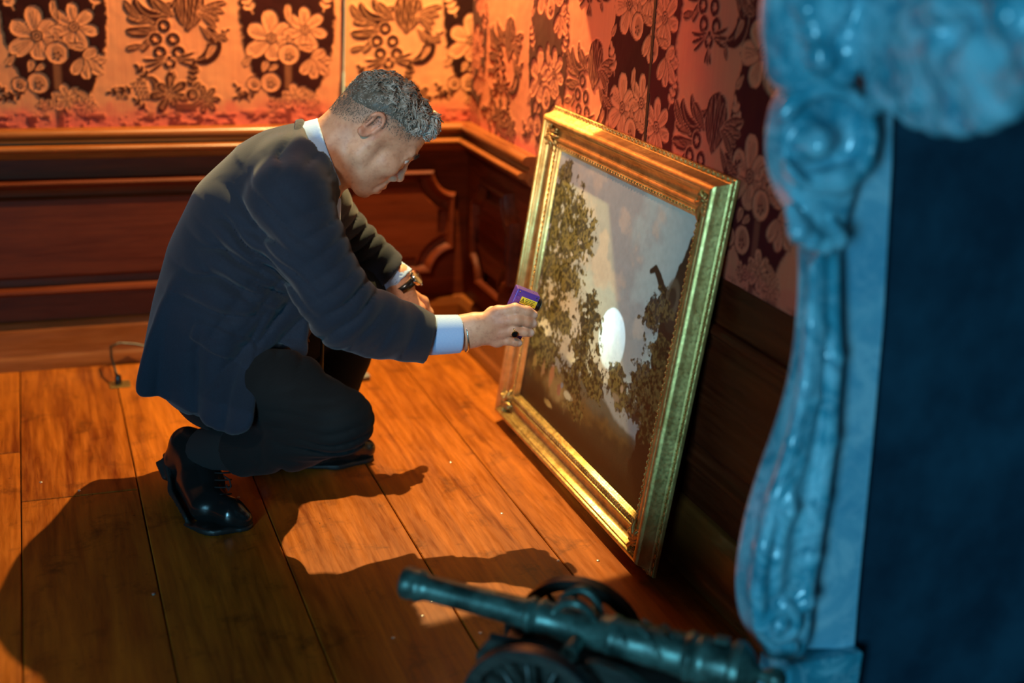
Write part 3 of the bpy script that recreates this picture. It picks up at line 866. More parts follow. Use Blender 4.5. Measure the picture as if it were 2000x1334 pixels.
def paint_canvas(n=400):
    A, B = np.meshgrid(np.linspace(0, 1, n), np.linspace(0, 1, n), indexing='ij')
    a, b = A.ravel(), B.ravel(); Q = np.c_[a, b]
    def mixc(c, k, col): return c * (1 - k[:, None]) + np.array(col) * k[:, None]
    st = lambda x, lo, hi: np.clip((x - lo) / (hi - lo), 0, 1) ** 2 * (3 - 2 * np.clip((x - lo) / (hi - lo), 0, 1))
    n1 = fbm(Q, 4, 5, 1); n2 = fbm(Q, 9, 5, 2); n3 = fbm(Q, 26, 4, 3); n4 = fbm(Q, 60, 3, 4)
    # sky: blue grey above, cream towards the horizon
    sky = np.zeros((len(a), 3)) + np.array([.40, .53, .50])
    sky = mixc(sky, st(.85 - b - a * .25 + .1 * (n1 - .5), 0, .55), (.82, .79, .48))
    sky = mixc(sky, .55 * st(.75 - a - .4 * (1 - b) + .25 * (n1 - .5), .2, .9), (.86, .87, .68))
    cl = st(n1 + .30 * n2 - .35 * np.abs(a - .45) - .25 * np.abs(b - .75), .42, .62)
    sky = mixc(sky, cl * .6, (.30, .31, .30))
    sky = mixc(sky, st(n2 - .5 * np.abs(a - .40) - .3 * np.abs(b - .62), .38, .55) * .45, (.66, .58, .42))
    c = sky
    # distant hills
    hill = .285 + .06 * np.exp(-((a - .72) / .10) ** 2) + .03 * (n1 - .5)
    c = mixc(c, st(hill - b, -.008, .012), (.30, .31, .27))
    hill2 = .22 + .07 * np.exp(-((a - .52) / .16) ** 2) + .05 * (n2 - .5)
    c = mixc(c, st(hill2 - b, -.008, .015), (.10, .098, .06))
    # dark foreground
    fg = .20 + .12 * st(a, .55, 1) * 0 + .10 * st(.30 - a, 0, .3) + .07 * (n2 - .5)
    c = mixc(c, st(fg - b, -.02, .04), (.040, .030, .014))
    c = mixc(c, st(.16 - np.abs(b - .13 - .06 * a) * 1.6 - .2 * np.abs(a - .42) + .12 * (n3 - .5), .02, .14) * .75, (.16, .095, .026))
    c = mixc(c, st(.10 - b, -.02, .07), (.020, .010, .005))
    # foliage helper: clumps of leaf dabs
    N34, N11, N50 = fbm(Q, 58, 3, 77), fbm(Q, 17, 4, 84), fbm(Q, 90, 2, 80)
    def foliage(c, px, py, rx, ry, dens, dark, lite, seed):
        ca, cb = art(px, py); sh = (seed * 37 % n) * n + seed * 53 % n; nn = np.roll(N34, sh); big = np.roll(N11, sh)
        d = np.hypot((a - ca) / (rx * 1.45), (b - cb) / (ry * 1.15))
        k = st(1.12 - d + (big - .5) * 1.3 + (nn - .5) * 1.1, .30, .55) * dens
        tone = np.clip((np.roll(N50, sh) - .40) * 3.2 + (big - .5) * 1.6, 0, 1)[:, None]
        col = np.array(dark) * (1 - tone) + np.array(lite) * tone
        return c * (1 - k[:, None]) + col * k[:, None]
    def limb(c, pts, w0, w1, col):
        P = [np.array(art(*p)) for p in pts]; d = np.full(len(a), 9.); n_ = len(P)
        for i in range(n_ - 1):
            e = P[i + 1] - P[i]; t = np.clip((Q - P[i]) @ e / (e @ e), 0, 1)
            ww = w0 + (w1 - w0) * (i + t) / (n_ - 1)
            d = np.minimum(d, np.linalg.norm(Q - P[i] - t[:, None] * e, axis=1) - ww * (1 + .5 * (n3 - .5)))
        return mixc(c, st(-d, -.004, .004), col)
    dk, lt = (.032, .030, .010), (.19, .165, .050)
    # left tall tree
    c = limb(c, [(1040, 640), (1062, 560), (1075, 480), (1090, 400), (1105, 330)], .016, .006, (.05, .036, .018))
    for px, py, rx, ry, s in [(1088, 420, .13, .13, 21), (1110, 470, .13, .10, 22), (1140, 455, .09, .10, 23), (1095, 370, .09, .10, 24), (1070, 520, .14, .12, 25), (1105, 540, .10, .10, 26), (1055, 600, .12, .12, 27), (1128, 410, .07, .09, 28), (1118, 330, .035, .06, 29), (1060, 680, .14, .10, 30), (1090, 620, .09, .10, 31)]:
        c = foliage(c, px, py, rx, ry, .93, dk, lt, s)
    # middle tree
    for px, py, rx, ry, s in [(1158, 600, .05, .06, 41), (1150, 640, .085, .09, 42), (1140, 700, .10, .10, 43), (1120, 750, .12, .10, 44), (1165, 740, .08, .08, 45), (1210, 750, .05, .05, 46), (1230, 790, .10, .06, 47)]:
        c = foliage(c, px, py, rx, ry, .95, (.026, .024, .009), (.15, .12, .035), s)
    # right blasted oak
    oak = (.034, .026, .014)
    c = limb(c, [(1262, 950), (1285, 860), (1300, 770), (1312, 690), (1322, 630), (1335, 590)], .105, .045, (.024, .014, .007))
    c = limb(c, [(1322, 640), (1325, 590), (1340, 560), (1358, 520), (1375, 480)], .040, .026, oak)
    c = limb(c, [(1325, 600), (1305, 570), (1298, 545), (1292, 530), (1282, 535)], .020, .009, oak)
    ca, cb = art(1325, 592); dd = np.hypot((a - ca) / .036, (b - cb) / .060)
    c = mixc(c, st(1.25 - dd, 0, .3) * .8, (.13, .105, .06)); c = mixc(c, st(.75 - dd, 0, .3) * .9, (.03, .022, .012))
    for px, py, rx, ry, s in [(1290, 615, .06, .055, 51), (1280, 640, .055, .05, 52), (1310, 600, .05, .05, 53), (1268, 745, .07, .06, 54), (1292, 730, .07, .08, 55), (1255, 770, .06, .04, 56), (1300, 690, .045, .06, 57), (1285, 790, .10, .07, 58), (1272, 840, .12, .09, 59)]:
        c = foliage(c, px, py, rx, ry, .95, (.022, .018, .007), (.14, .105, .032), s)
    # figures in a lit clearing, bottom left
    ca, cb = art(1085, 760); dd = np.hypot((a - ca) / .13, (b - cb) / .075) + .9 * (n3 - .5)
    c = mixc(c, st(1.0 - dd, 0, .8) * .75, (.34, .25, .10))
    for px, py, rx, ry, col in [(1078, 735, .022, .045, (.45, .20, .09)), (1062, 722, .016, .035, (.36, .22, .10)), (1092, 765, .020, .026, (.30, .13, .08)), (1098, 757, .010, .013, (.20, .26, .33)), (1110, 778, .035, .016, (.50, .47, .30)), (1070, 790, .045, .014, (.42, .30, .10)), (1046, 705, .02, .03, (.30, .20, .06)), (1205, 785, .03, .014, (.26, .20, .12)), (1218, 770, .012, .015, (.38, .28, .18))]:
        ca, cb = art(px, py); dd = np.hypot((a - ca) / rx, (b - cb) / ry) + .8 * (n4 - .5)
        c = mixc(c, st(1.15 - dd, 0, .5) * .85, col)
    c = c * (1 + .16 * (n4 - .5) + .1 * (n3 - .5))[:, None]
    return a, b, np.clip(c, 0, 1), n
a_, b_, colr, n_ = paint_canvas()
Vc = np.array([fp(-FW / 2 + CT + x * (FW - 2 * CT), CT + y * (FH - 2 * CT), .0128) for x, y in zip(a_, b_)])
ii = np.arange(n_ * n_).reshape(n_, n_)
Fc = np.stack([ii[:-1, :-1], ii[1:, :-1], ii[1:, 1:], ii[:-1, 1:]], -1).reshape(-1, 4)
M_CANVAS = mat('oil_paint', (.3, .3, .2), .38, 0, .45)
_n = N(M_CANVAS); _n.base(_n.attr('paint').outputs['Color']); _n.bump(_n.noise(_n.coord('Object'), 420, 3, .6), .25, .0006)
canvas = mesh_np('canvas', Vc, Fc, M_CANVAS, pf)
canvas['label'] = 'landscape in oils with trees, pale sky and small figures'
ca = canvas.data.color_attributes.new('paint', 'FLOAT_COLOR', 'POINT')
ca.data.foreach_set('color', np.c_[colr, np.ones(len(colr))].astype(np.float32).ravel())
bm = bmesh.new()
q = [bm.verts.new(fp(sa * (FW / 2 - .03), b, .0005)) for sa, b in ((-1, .03), (1, .03), (1, FH - .03), (-1, FH - .03))]
bm.faces.new(q); q2 = [bm.verts.new(v.co + e_n * .009) for v in q]; bm.faces.new(q2)
for i in range(4): bm.faces.new([q[i], q[(i + 1) % 4], q2[(i + 1) % 4], q2[i]])
bm_obj('backboard', bm, M_CARR, pf)
# ------------------------------------------------------------------ marble chimneypiece on the right-hand wall
fpc = thing('marble_fireplace', 'carved grey marble fireplace with scrolled console jamb and dark opening', 'fireplace', (0, -1.95, 0))
FY = -1.95
def jam(px, py):
    p = at(px, py, 1, FY); return (p[0], p[2])
outline = chaikin([jam(p[0] + (34 if p[0] < 1570 and p[1] < 1290 else 0), p[1]) for p in [(1590, 140), (1545, 168), (1516, 205), (1503, 260), (1502, 325), (1514, 380), (1540, 428), (1560, 458), (1567, 505), (1566, 600), (1557, 700), (1540, 790), (1514, 870), (1484, 950), (1456, 1040), (1441, 1120), (1436, 1190), (1446, 1248), (1468, 1282), (1505, 1297), (1588, 1300), (1600, 1150), (1624, 900), (1642, 640), (1652, 480), (1690, 350), (1712, 260), (1700, 170), (1650, 132)]], 2)
def ext_poly(S, poly, y0, y1, rnd=.012, k=.006, mode='u'):
    pl = np.asarray(poly)
    def fn(P):
        d2 = poly_sdf(P[:, [0, 2]], pl) + rnd
        dy = np.abs(P[:, 1] - (y0 + y1) / 2) - (y1 - y0) / 2 + rnd
        return np.hypot(np.maximum(d2, 0), np.maximum(dy, 0)) + np.minimum(np.maximum(d2, dy), 0) - rnd
    lo = (pl[:, 0].min(), y0, pl[:, 1].min()); hi = (pl[:, 0].max(), y1, pl[:, 1].max())
    return S.func(mode, fn, lo, hi, k)
S = Sculpt()
ext_poly(S, outline, .0, .062, .016)
J3 = lambda px, py, y=0.0: (*jam(px, py)[:1], y, jam(px, py)[1])
# upper volute: sunk spiral with a raised boss, thick outer roll
vc = (1600, 270)
def spiral(c, r0, r1, turns, a0, n=44, sg=1):
    out = []
    for i in range(n):
        t = i / (n - 1); r = r0 + (r1 - r0) * t; a = a0 + sg * turns * 2 * math.pi * t
        out.append((c[0] + r * math.cos(a), c[1] + r * 1.05 * math.sin(a)))
    return out
S.path([J3(x, y, .0) for x, y in spiral((1606, 268), 86, 80, .8, -2.6, 24)], [.010 + .006 * math.sin(3.1 * i / 23) for i in range(24)], .008)
S.path([J3(x, y, -.006) for x, y in spiral((1602, 270), 56, 44, .95, -2.4, 24)], [.010 + .014 * math.sin(3.1 * i / 23) for i in range(24)], .006, 's')
S.cone(J3(1586, 276, .03), .034, J3(1584, 276, -.012), .020, .006); S.ball(J3(1580, 278, -.022), .013, .006)
S.path([J3(1600, 352, .0), J3(1640, 350, -.002), J3(1690, 322, -.002)], [.012, .016, .010], .010)
# acanthus collar at the neck
for i, (x, y) in enumerate([(1548, 445), (1572, 462), (1598, 470), (1622, 462)]):
    S.path([J3(x, y - 36, .004), J3(x, y, -.014), J3(x + 4, y + 26, .002)], [.008, .013, .005], .006)
# flutes running down the swelling leg
for pts, r in [([(1598, 520), (1596, 650), (1578, 780), (1548, 900), (1520, 1020), (1506, 1120)], .0125), ([(1618, 520), (1618, 680), (1606, 820), (1584, 930), (1560, 1040), (1548, 1130)], .0100)]:
    S.path([J3(x, y, -.004) for x, y in pts], [r * .5] + [r] * (len(pts) - 2) + [r * .6], .008, 's')
for pts, r in [([(1606, 500), (1603, 640), (1590, 780), (1562, 900), (1538, 1000), (1522, 1090), (1518, 1150)], .009), ([(1632, 520), (1632, 700), (1622, 860), (1605, 980), (1588, 1090), (1575, 1160)], .011), ([(1590, 520), (1588, 640), (1575, 760), (1550, 870), (1520, 970), (1494, 1070), (1482, 1160), (1486, 1225)], .010)]:
    S.path([J3(x, y, .003) for x, y in pts], [r * .6] + [r] * (len(pts) - 2) + [r], .008)
S.path([J3(1545, 930, -.002), J3(1532, 990, -.014), J3(1524, 1060, -.002)], [.003, .009, .003], .006)
# small lower volute and bud
S.path([J3(x, y, -.002) for x, y in spiral((1520, 1214), 36, 12, 1.3, -1.2, 26)], [.0095 - .004 * i / 25 for i in range(26)], .005)
S.ball(J3(1521, 1216, -.006), .012, .004); S.ball(J3(1572, 1172, -.002), .015, .006); S.ball(J3(1545, 1262, .0), .012, .008)
Vj, Fj = S.mesh((-.335, -.05, .13), (-.07, .19, 1.02), .0040)
console = mesh_np('scroll_console', Vj, Fj, M_MARBLE, fpc)
console['label'] = 'fluted marble scroll with a volute at each end'
# flat inner pilaster face beside the scroll
def prism(name, poly, y0, y1, mt, parent, bevel=.004):
    bm = bmesh.new()
    a = [bm.verts.new((x, y0, z)) for x, z in poly]; b = [bm.verts.new((x, y1, z)) for x, z in poly]
    bm.faces.new(a); bm.faces.new(b[::-1])
    n = len(poly)
    for i in range(n): bm.faces.new([a[i], b[i], b[(i + 1) % n], a[(i + 1) % n]])
    bmesh.ops.bevel(bm, geom=list(bm.edges), offset=bevel, segments=2, affect='EDGES', profile=.5)
    return bm_obj(name, bm, mt, parent)
sl = [jam(1590, 1290), jam(1612, 1090), jam(1632, 900), jam(1648, 640), jam(1660, 420), jam(1690, 200)]
sr = [jam(1776, 200), jam(1770, 330), jam(1752, 640), jam(1728, 900), jam(1706, 1120), jam(1694, 1290)]
prism('jamb_face', [(x, z) for x, z in sl] + [(x, z) for x, z in sr], .030, .070, M_MARBLE2, fpc, .003)
prism('jamb_plinth', [(jam(1552, 1300)[0], 0), (jam(1552, 1300)[0], .150), (jam(1694, 1300)[0] + .0, .150), (jam(1694, 1300)[0], 0)], .010, .090, M_MARBLE, fpc, .005)
box('jamb_return', (-.080, .145, 0), (.002, .185, 1.0), M_MARBLE, fpc, .004)
# dark iron lining of the hearth opening
pl = [(-.030, .0), (-.030, .10), jam(1692, 1290), jam(1704, 1120), jam(1726, 900), jam(1750, 640), jam(1768, 330), jam(1772, 200), (-.085, 1.02), (.42, 1.02), (.42, 0)]
prism('hearth_lining', pl, .046, .16, M_SLATE, fpc, .003)
box('hearth_back', (.40, -1.10, 0), (.44, .16, 1.06), M_SLATE, fpc)
box('hearth_lining', (-.03, -1.10, 0), (.42, -1.05, 1.02), M_SLATE, fpc)
box('hearth_slab', (-.03, -1.10, .0005), (.42, .10, .012), M_SLATE, fpc)
# lintel with a carved shell and acanthus sprays
S = Sculpt()
S.rbox((-.105, -.52, 1.085), (.105, .68, .085), .012)
S.rbox((-.11, -.52, 1.165), (.16, .70, .020), .010)
LX = lambda px, py, X=-.2: at(px, py, 0, X) - np.array([0, FY, 0])
def lobe(px, py, X, r, k=.015): S.ball(LX(px, py, X), r, k)
# block of carving above the scroll
S.path([J3(1600, 120, .03), J3(1610, 40, .03), J3(1600, -60, .03)], [.050, .055, .05], .02)
for x, y, r in [(1575, 60, .022), (1585, 110, .020), (1640, 95, .022), (1660, 40, .024), (1690, 130, .022), (1705, 70, .024), (1625, 140, .018), (1600, 10, .028), (1560, 15, .016)]:
    S.path([J3(x - 14, y - 22, .0), J3(x, y, -.022), J3(x + 10, y + 24, -.004)], [r * .5, r * .8, r * .35], .010)
# big hanging shell: concentric folds
cx, cy = 1868, 85
for rr, w_ in [(150, .019), (108, .018), (66, .016)]:
    pts = []
    for i in range(15):
        a = math.pi * (1.12 - 1.30 * i / 14)
        pts.append(LX(cx + rr * 1.05 * math.cos(a), cy + rr * .98 * math.sin(a), -.185 - .025 * (1 - rr / 150)))
    S.path(pts, w_, .008)
for i in range(7):
    a = math.pi * (1.0 - i / 6)
    S.path([LX(cx + 40 * math.cos(a), cy + 40 * math.sin(a), -.215), LX(cx + 140 * math.cos(a), cy + 138 * math.sin(a), -.19)], [.012, .018], .012)
S.ell(LX(cx, cy + 20, -.15), (.05, .11, .085), None, .02)
S.path([LX(x, y, -.205) for x, y in spiral((1768, 145), 48, 10, 1.4, 1.2, 20, -1)], [.016 - .008 * i / 19 for i in range(20)], .006)
S.path([LX(1700, 215, -.16), LX(1730, 170, -.19), LX(1740, 100, -.2), LX(1720, 30, -.19)], [.012, .020, .018, .010], .010)
S.path([LX(1745, 90, -.2), LX(1790, 40, -.215), LX(1850, 10, -.22), LX(1905, 20, -.22)], [.010, .018, .018, .008], .010)
S.path([LX(2010, 60, -.2), LX(1970, 30, -.215), LX(1930, -20, -.215)], [.016, .020, .010], .010)
S.path([LX(1985, 160, -.2), LX(2040, 110, -.21), LX(2080, 30, -.2)], [.016, .022, .012], .010)
Vl, Fl = S.mesh((-.34, -1.25, .88), (.06, .20, 1.20), .0048)
lin = mesh_np('carved_lintel', Vl, Fl, M_MARBLE, fpc)
# the near jamb repeats the far one
for src in ('scroll_console',):
    c = console.copy(); COL.objects.link(c); c.parent = fpc; c.scale = (1, -1, 1); c.location = (0, -1.04, 0)
box('jamb_return', (-.215, -1.24, 0), (.002, -1.185, 1.0), M_MARBLE, fpc, .004)
prism('jamb_plinth', [(-.196, 0), (-.196, .150), (-.028, .150), (-.028, 0)], -1.205, -1.05, M_MARBLE, fpc, .005)

# ------------------------------------------------------------------ small bronze cannon on its carriage
ca_dir = Vector((.754, -.657, 0)).normalized()
cn = thing('model_cannon', 'small dark bronze cannon on a spoked wooden carriage in the foreground', 'cannon', (-.44, -1.815, 0), math.atan2(ca_dir.y, ca_dir.x))
# local frame: +x towards the breech, y across, z up
AZ = .104                                          # axle height
BZ = .192
tilt = Matrix.Translation((0, 0, BZ)) @ Matrix.Rotation(math.radians(90 + 1.5), 4, 'Y')
bp = [(.0105, -.262), (.021, -.262), (.0245, -.258), (.0252, -.250), (.023, -.244), (.0245, -.238), (.0235, -.231), (.0205, -.226), (.0195, -.218), (.0200, -.150), (.0215, -.085), (.0225, -.066), (.0265, -.062), (.0268, -.056), (.0235, -.051), (.0262, -.046), (.0262, -.041), (.0245, -.037), (.0255, -.01), (.0270, .055), (.0305, .060), (.0305, .068), (.0280, .073), (.0290, .12), (.0310, .165), (.0350, .170), (.0355, .177), (.0320, .182), (.0345, .188), (.0345, .196), (.0325, .200), (.0330, .228), (.0385, .233), (.0390, .243), (.0350, .249), (.0260, .258), (.0130, .266), (.0085, .272), (.0095, .277), (.0150, .284), (.0165, .292), (.0140, .300), (.0060, .306), (.001, .307)]
barrel = lathe('barrel', bp, M_BRONZE, cn, 40, tilt, 35)
bore_shade = lathe('bore_shade', [(.0100, -.2635), (.0100, -.2615), (.0002, -.2612)], M_BLACK, barrel, 20, tilt)  # black disc on the closed muzzle, standing in for the shade inside
tr = lathe('trunnion', [(.0125, -.062), (.0130, -.060), (.0130, .060), (.0125, .062)], M_BRONZE, barrel, 18, Matrix.Translation((.018, 0, BZ - .008)) @ Matrix.Rotation(math.radians(90), 4, 'X'))
# dolphin handles and relief bands on the barrel
for sg in (-1, 1):
    pts = [(-.022 + .062 * t, sg * (.013 + .006 * math.sin(t * math.pi)), BZ + .022 + .026 * math.sin(t * math.pi) ** .7) for t in np.linspace(0, 1, 12)]
    tube('lifting_handle', pts, [.0035 + .004 * math.sin(t * math.pi) for t in np.linspace(0.08, .95, 12)], M_BRONZE, barrel, 8)
R_ = random.Random(3)
for i in range(16):
    x = .085 + R_.random() * .07; a = math.radians(90 + R_.uniform(-75, 75)); r0 = .0285
    pts = [(x + .012 * (t - .5), r0 * 1.03 * math.cos(a + .5 * t), BZ + r0 * 1.03 * math.sin(a + .5 * t)) for t in np.linspace(0, 1, 5)]
    tube('relief_ornament', pts, [.001, .0022, .0028, .002, .0008], M_BRONZE, barrel, 6)
box('vent_pan', (.205, -.008, BZ + .028), (.225, .008, BZ + .036), M_BRONZE, barrel, .002)
# carriage cheeks (stepped side pieces)
def cheek(y0, y1):
    poly = [(-.115, .10), (-.118, .150), (-.10, .178), (-.02, .182), (.002, .176), (.010, .168), (.030, .168), (.040, .178), (.060, .182), (.10, .176), (.135, .160), (.20, .118), (.30, .055), (.36, .022), (.36, .0), (.315, .0), (.23, .050), (.13, .085), (.03, .080), (-.06, .082)]
    bm = bmesh.new()
    a = [bm.verts.new((x, y0, z)) for x, z in poly]; b = [bm.verts.new((x, y1, z)) for x, z in poly]
    bm.faces.new(a); bm.faces.new(b[::-1]); n = len(poly)
    for i in range(n): bm.faces.new([a[i], b[i], b[(i + 1) % n], a[(i + 1) % n]])
    bmesh.ops.bevel(bm, geom=list(bm.edges), offset=.002, segments=1, affect='EDGES')
    o = bm_obj('carriage_cheek', bm, M_CARR, cn)
    for x, z in ((-.09, .15), (-.04, .12), (.075, .13), (.15, .10)):
        yy = y0 if y0 < 0 else y1
        s_ = -1 if y0 < 0 else 1
        lathe('bolt', [(.006, 0), (.006, .002), (.003, .004), (.0004, .0045)], M_IRON, o, 10, Matrix.Translation((x, yy, z)) @ Matrix.Rotation(math.radians(-90 * s_), 4, 'X'))
    tube('strap', [(-.10, (y0 + y1) / 2, .1795), (-.02, (y0 + y1) / 2, .1835)], .004, M_IRON, o, 6)
cheek(-.064, -.046); cheek(.046, .064)
box('transom', (-.10, -.047, .10), (-.075, .047, .145), M_CARR, cn, .002)
box('transom', (.16, -.047, .075), (.185, .047, .105), M_CARR, cn, .002)
tube('axle', [(-.015, -.128, AZ), (-.015, .128, AZ)], .0085, M_CARR, cn, 12)
# wheels: felloe, tyre, twelve spokes, hub
def wheel(y):
    wobj = None
    Rw = .1035
    prof = [(Rw - .017, -.009), (Rw - .003, -.009), (Rw - .003, .009), (Rw - .017, .009)]
    def ring(name, prof, mt, parent):
        V = []; F = []; sg = 48; n = len(prof)
        for r, h in prof:
            for s in range(sg):
                a = 2 * math.pi * s / sg; V.append((-.015 + r * math.cos(a), y + h, AZ + r * math.sin(a)))
        for i in range(n):
            for s in range(sg):
                t = (s + 1) % sg; F.append((i * sg + s, i * sg + t, ((i + 1) % n) * sg + t, ((i + 1) % n) * sg + s))
        bm = bmesh.new(); vs = [bm.verts.new(v) for v in V]
        for f in F: bm.faces.new([vs[i] for i in f])
        return set_smooth_angle(bm_obj(name, bm, mt, parent), 40)
    wobj = ring('wheel', prof, M_CARR, cn)
    ring('tyre', [(Rw - .0035, -.0095), (Rw, -.0095), (Rw, .0095), (Rw - .0035, .0095)], M_IRON, wobj)
    lathe('hub', [(.010, -.024), (.014, -.022), (.016, -.012), (.020, -.006), (.020, .006), (.016, .012), (.014, .022), (.010, .024)], M_CARR, wobj, 20, Matrix.Translation((-.015, y, AZ)) @ Matrix.Rotation(math.radians(90), 4, 'X'))
    for k in range(12):
        a = 2 * math.pi * (k + .3) / 12
        tube('spoke', [(-.015 + .016 * math.cos(a), y, AZ + .016 * math.sin(a)), (-.015 + .05 * math.cos(a), y, AZ + .05 * math.sin(a)), (-.015 + (Rw - .012) * math.cos(a), y, AZ + (Rw - .012) * math.sin(a))], [.0055, .0048, .0042], M_CARR, wobj, 8)
wheel(-.104); wheel(.104)

# ------------------------------------------------------------------ small things by the wall
cord = thing('floor_socket_cord', 'thin black cable looping from the skirting to a floor socket', 'cable', (-.953, -.19, 0))
tube('cable', [(.0, .0, .016), (-.004, .010, .030), (-.010, .06, .050), (-.008, .12, .060), (.015, .138, .062), (.05, .142, .055), (.09, .140, .045), (.13, .136, .02), (.17, .12, .004), (.24, .06, .004)], .0032, M_BLACK, cord, 8)
lathe('plug', [(.0075, 0), (.0085, .003), (.0075, .020), (.0045, .024), (.001, .0245)], M_BLACK, cord, 14, Matrix.Translation((0, 0, .0035)))
box('socket_plate', (-.022, -.022, 0.0005), (.028, .022, .0035), M_BRASS, cord, .0012)
wedge = thing('floor_wedge', 'small grey block lying on the boards behind the shoe', 'block', (-.372, -.292, 0))
bm = box_bm((-.024, -.014, 0), (.024, .014, .014), .0015)
for v in bm.verts:
    if v.co.z > .006 and v.co.x < 0: v.co.z *= .55
bm_obj('wedge_body', bm, mat('grey_painted_wood', (.22, .20, .19), .6), wedge)
box('felt_strip', (-.022, -.0145, .0005), (.022, -.0138, .004), mat('dark_felt', (.03, .028, .027), .9), wedge)
# ------------------------------------------------------------------ the crouching man
MO = np.array([-.62, -.88, 0.0])
MS = np.array([math.cos(math.radians(-11.95)), math.sin(math.radians(-11.95)), 0.0]); MN = np.array([-MS[1], MS[0], 0.0])
def to_man(p):
    q = np.asarray(p, float) - MO; return np.array([q @ MS, q @ MN, q[2]])
def m_(px, py, w=0.0):
    """point of the man's own frame (forward, away, up) at distance w in front of his middle plane"""
    d = ray(px, py); t = (-w - (CAMP - MO) @ MN) / (d @ MN)
    return to_man(CAMP + d * t)
def fl(px, py, z=0.0): return to_man(at(px, py, 2, z))
man = thing('person', 'man in a dark navy suit crouching and pointing a torch at the painting', 'person', tuple(MO), math.radians(-11.95))

# --- materials
def skin_mat():
    m = mat('skin', (.5, .24, .14), .48, 0, .4); n = N(m)
    o = n.coord('Object'); a = n.noise(o, 14, 4, .6); b = n.noise(o, 120, 3, .6)
    c = n.ramp(a, [(.32, (.56, .25, .135)), (.66, (.78, .43, .27))])
    c = n.mix(n.math('MULTIPLY', n.ramp(b, [(.50, (0, 0, 0)), (.72, (1, 1, 1))]), .35), c, (.36, .11, .06))
    at_ = n.attr('tone'); sep = n.t.nodes.new('ShaderNodeSeparateColor'); n.l(at_.outputs['Color'], sep.inputs[0])
    c = n.mix(n.math('MULTIPLY', sep.outputs[0], .75), c, (.16, .115, .09))     # cropped stubble
    c = n.mix(n.math('MULTIPLY', sep.outputs[1], .6), c, (.52, .12, .085))       # redder lips, ears, knuckles
    c = n.mix(sep.outputs[2], c, (.74, .50, .40))                                 # finger nails
    n.base(c)
    n.b.inputs['Subsurface Weight'].default_value = .12; n.b.inputs['Subsurface Radius'].default_value = (.009, .004, .002)
    n.b.inputs['Subsurface Scale'].default_value = .5
    n.bump(b, .22, .0008)
    return m
M_SKIN = skin_mat()
def cloth_mat(name, c1, c2, scale=300, rough=.85, rotv=(0, 0.5, 0), amt=.5):
    m = mat(name, c1, rough, 0, .25); n = N(m)
    o = n.coord('Object', (scale, scale, scale), (0, 0, 0), rotv)
    sx = n.t.nodes.new('ShaderNodeSeparateXYZ'); n.l(o, sx.inputs[0])
    gx = n.math('SINE', sx.outputs[0]); gz = n.math('SINE', sx.outputs[2])
    g = n.math('MULTIPLY', n.math('MAXIMUM', gx, gz), amt)
    nz = n.noise(n.coord('Object'), 700, 2, .5); big = n.noise(n.coord('Object'), 6, 4, .55)
    f = n.math('ADD', n.math('MULTIPLY', g, .35), n.math('ADD', n.math('MULTIPLY', nz, .45), n.math('MULTIPLY', big, .3)))
    n.base(n.ramp(f, [(.28, c1), (.85, c2)]))
    n.b.inputs['Sheen Weight'].default_value = .15; n.b.inputs['Sheen Roughness'].default_value = .5
    n.bump(f, .25, .0008)
    return m
M_SUIT = cloth_mat('navy_check_wool', (.006, .010, .019), (.024, .035, .062), 3200, .85, (0, .5, 0), .3)
M_TROU = cloth_mat('charcoal_wool', (.004, .0045, .005), (.011, .012, .013), 1500, .85, (0, .5, 0), .2); M_TROU.node_tree.nodes['Principled BSDF'].inputs['Sheen Weight'].default_value = .02
M_SHIRT = cloth_mat('pale_shirting', (.34, .52, .84), (.54, .72, .95), 2600, .8, (0, .2, 0), .3)
M_LEATHER = mat('black_leather', (.010, .009, .009), .20, 0, .6); N(M_LEATHER).bump(N(M_LEATHER).noise(N(M_LEATHER).coord('Object'), 260, 3, .6), .12, .0008)
M_SOLE = mat('black_sole', (.012, .011, .011), .5)
M_SOCK = mat('black_sock', (.008, .008, .009), .95)

# --- head frame: origin near the ear, f towards the face, u towards the crown (units: photo pixels, about a millimetre)
H0 = m_(728, 257, 0)
fv = (m_(728 + 70, 257 + 71, 0) - H0) / 100.; uv = (m_(728 + 71, 257 - 70, 0) - H0) / 100.
fn_, un_ = fv / np.linalg.norm(fv), uv / np.linalg.norm(uv)
un_ = un_ - fn_ * (un_ @ fn_); un_ /= np.linalg.norm(un_)
HAX = np.array([fn_, un_, [0, -1.0, 0]]); K = .00098
def hd(f, u, w=0.0): return H0 + fv * f + uv * u + np.array([0, -w * K, 0])
B = Sculpt()
def he(f, u, w, rf, ru, rw, k=.012, mode='u', tilt=0):
    ax = HAX
    if tilt:
        c, s = math.cos(math.radians(tilt)), math.sin(math.radians(tilt)); ax = np.array([c * fn_ + s * un_, -s * fn_ + c * un_, [0, -1.0, 0]])
    B.ell(hd(f, u, w), (rf * K, ru * K, rw * K), ax, k, mode)
def hc(a, ra, b, rb, k=.008, mode='u'): B.cone(hd(*a), ra * K, hd(*b), rb * K, k, mode)
he(-4, 36, 0, 86, 76, 74)                                  # cranium
he(34, 36, 0, 50, 58, 62, .02)                             # forehead
he(44, -30, 0, 40, 68, 56, .02)                            # mid face
hc((58, -66, 0), 30, (66, -78, 0), 24, .02)
for s in (-1, 1):
    hc((4, -42, s * 50), 17, (56, -84, s * 22), 15, .022)  # jaw
    hc((4, -42, s * 50), 17, (2, -2, s * 60), 15, .02)
    he(58, -20, s * 42, 24, 18, 17, .02)                   # cheekbone
    hc((87, 24, s * 8), 7, (74, 27, s * 42), 9, .012)      # brow
hc((64, -92, -9), 15, (64, -92, 9), 15, .016)              # chin
hc((82, 22, 0), 7, (86, 6, 0), 6.5, .010)                   # nose bridge
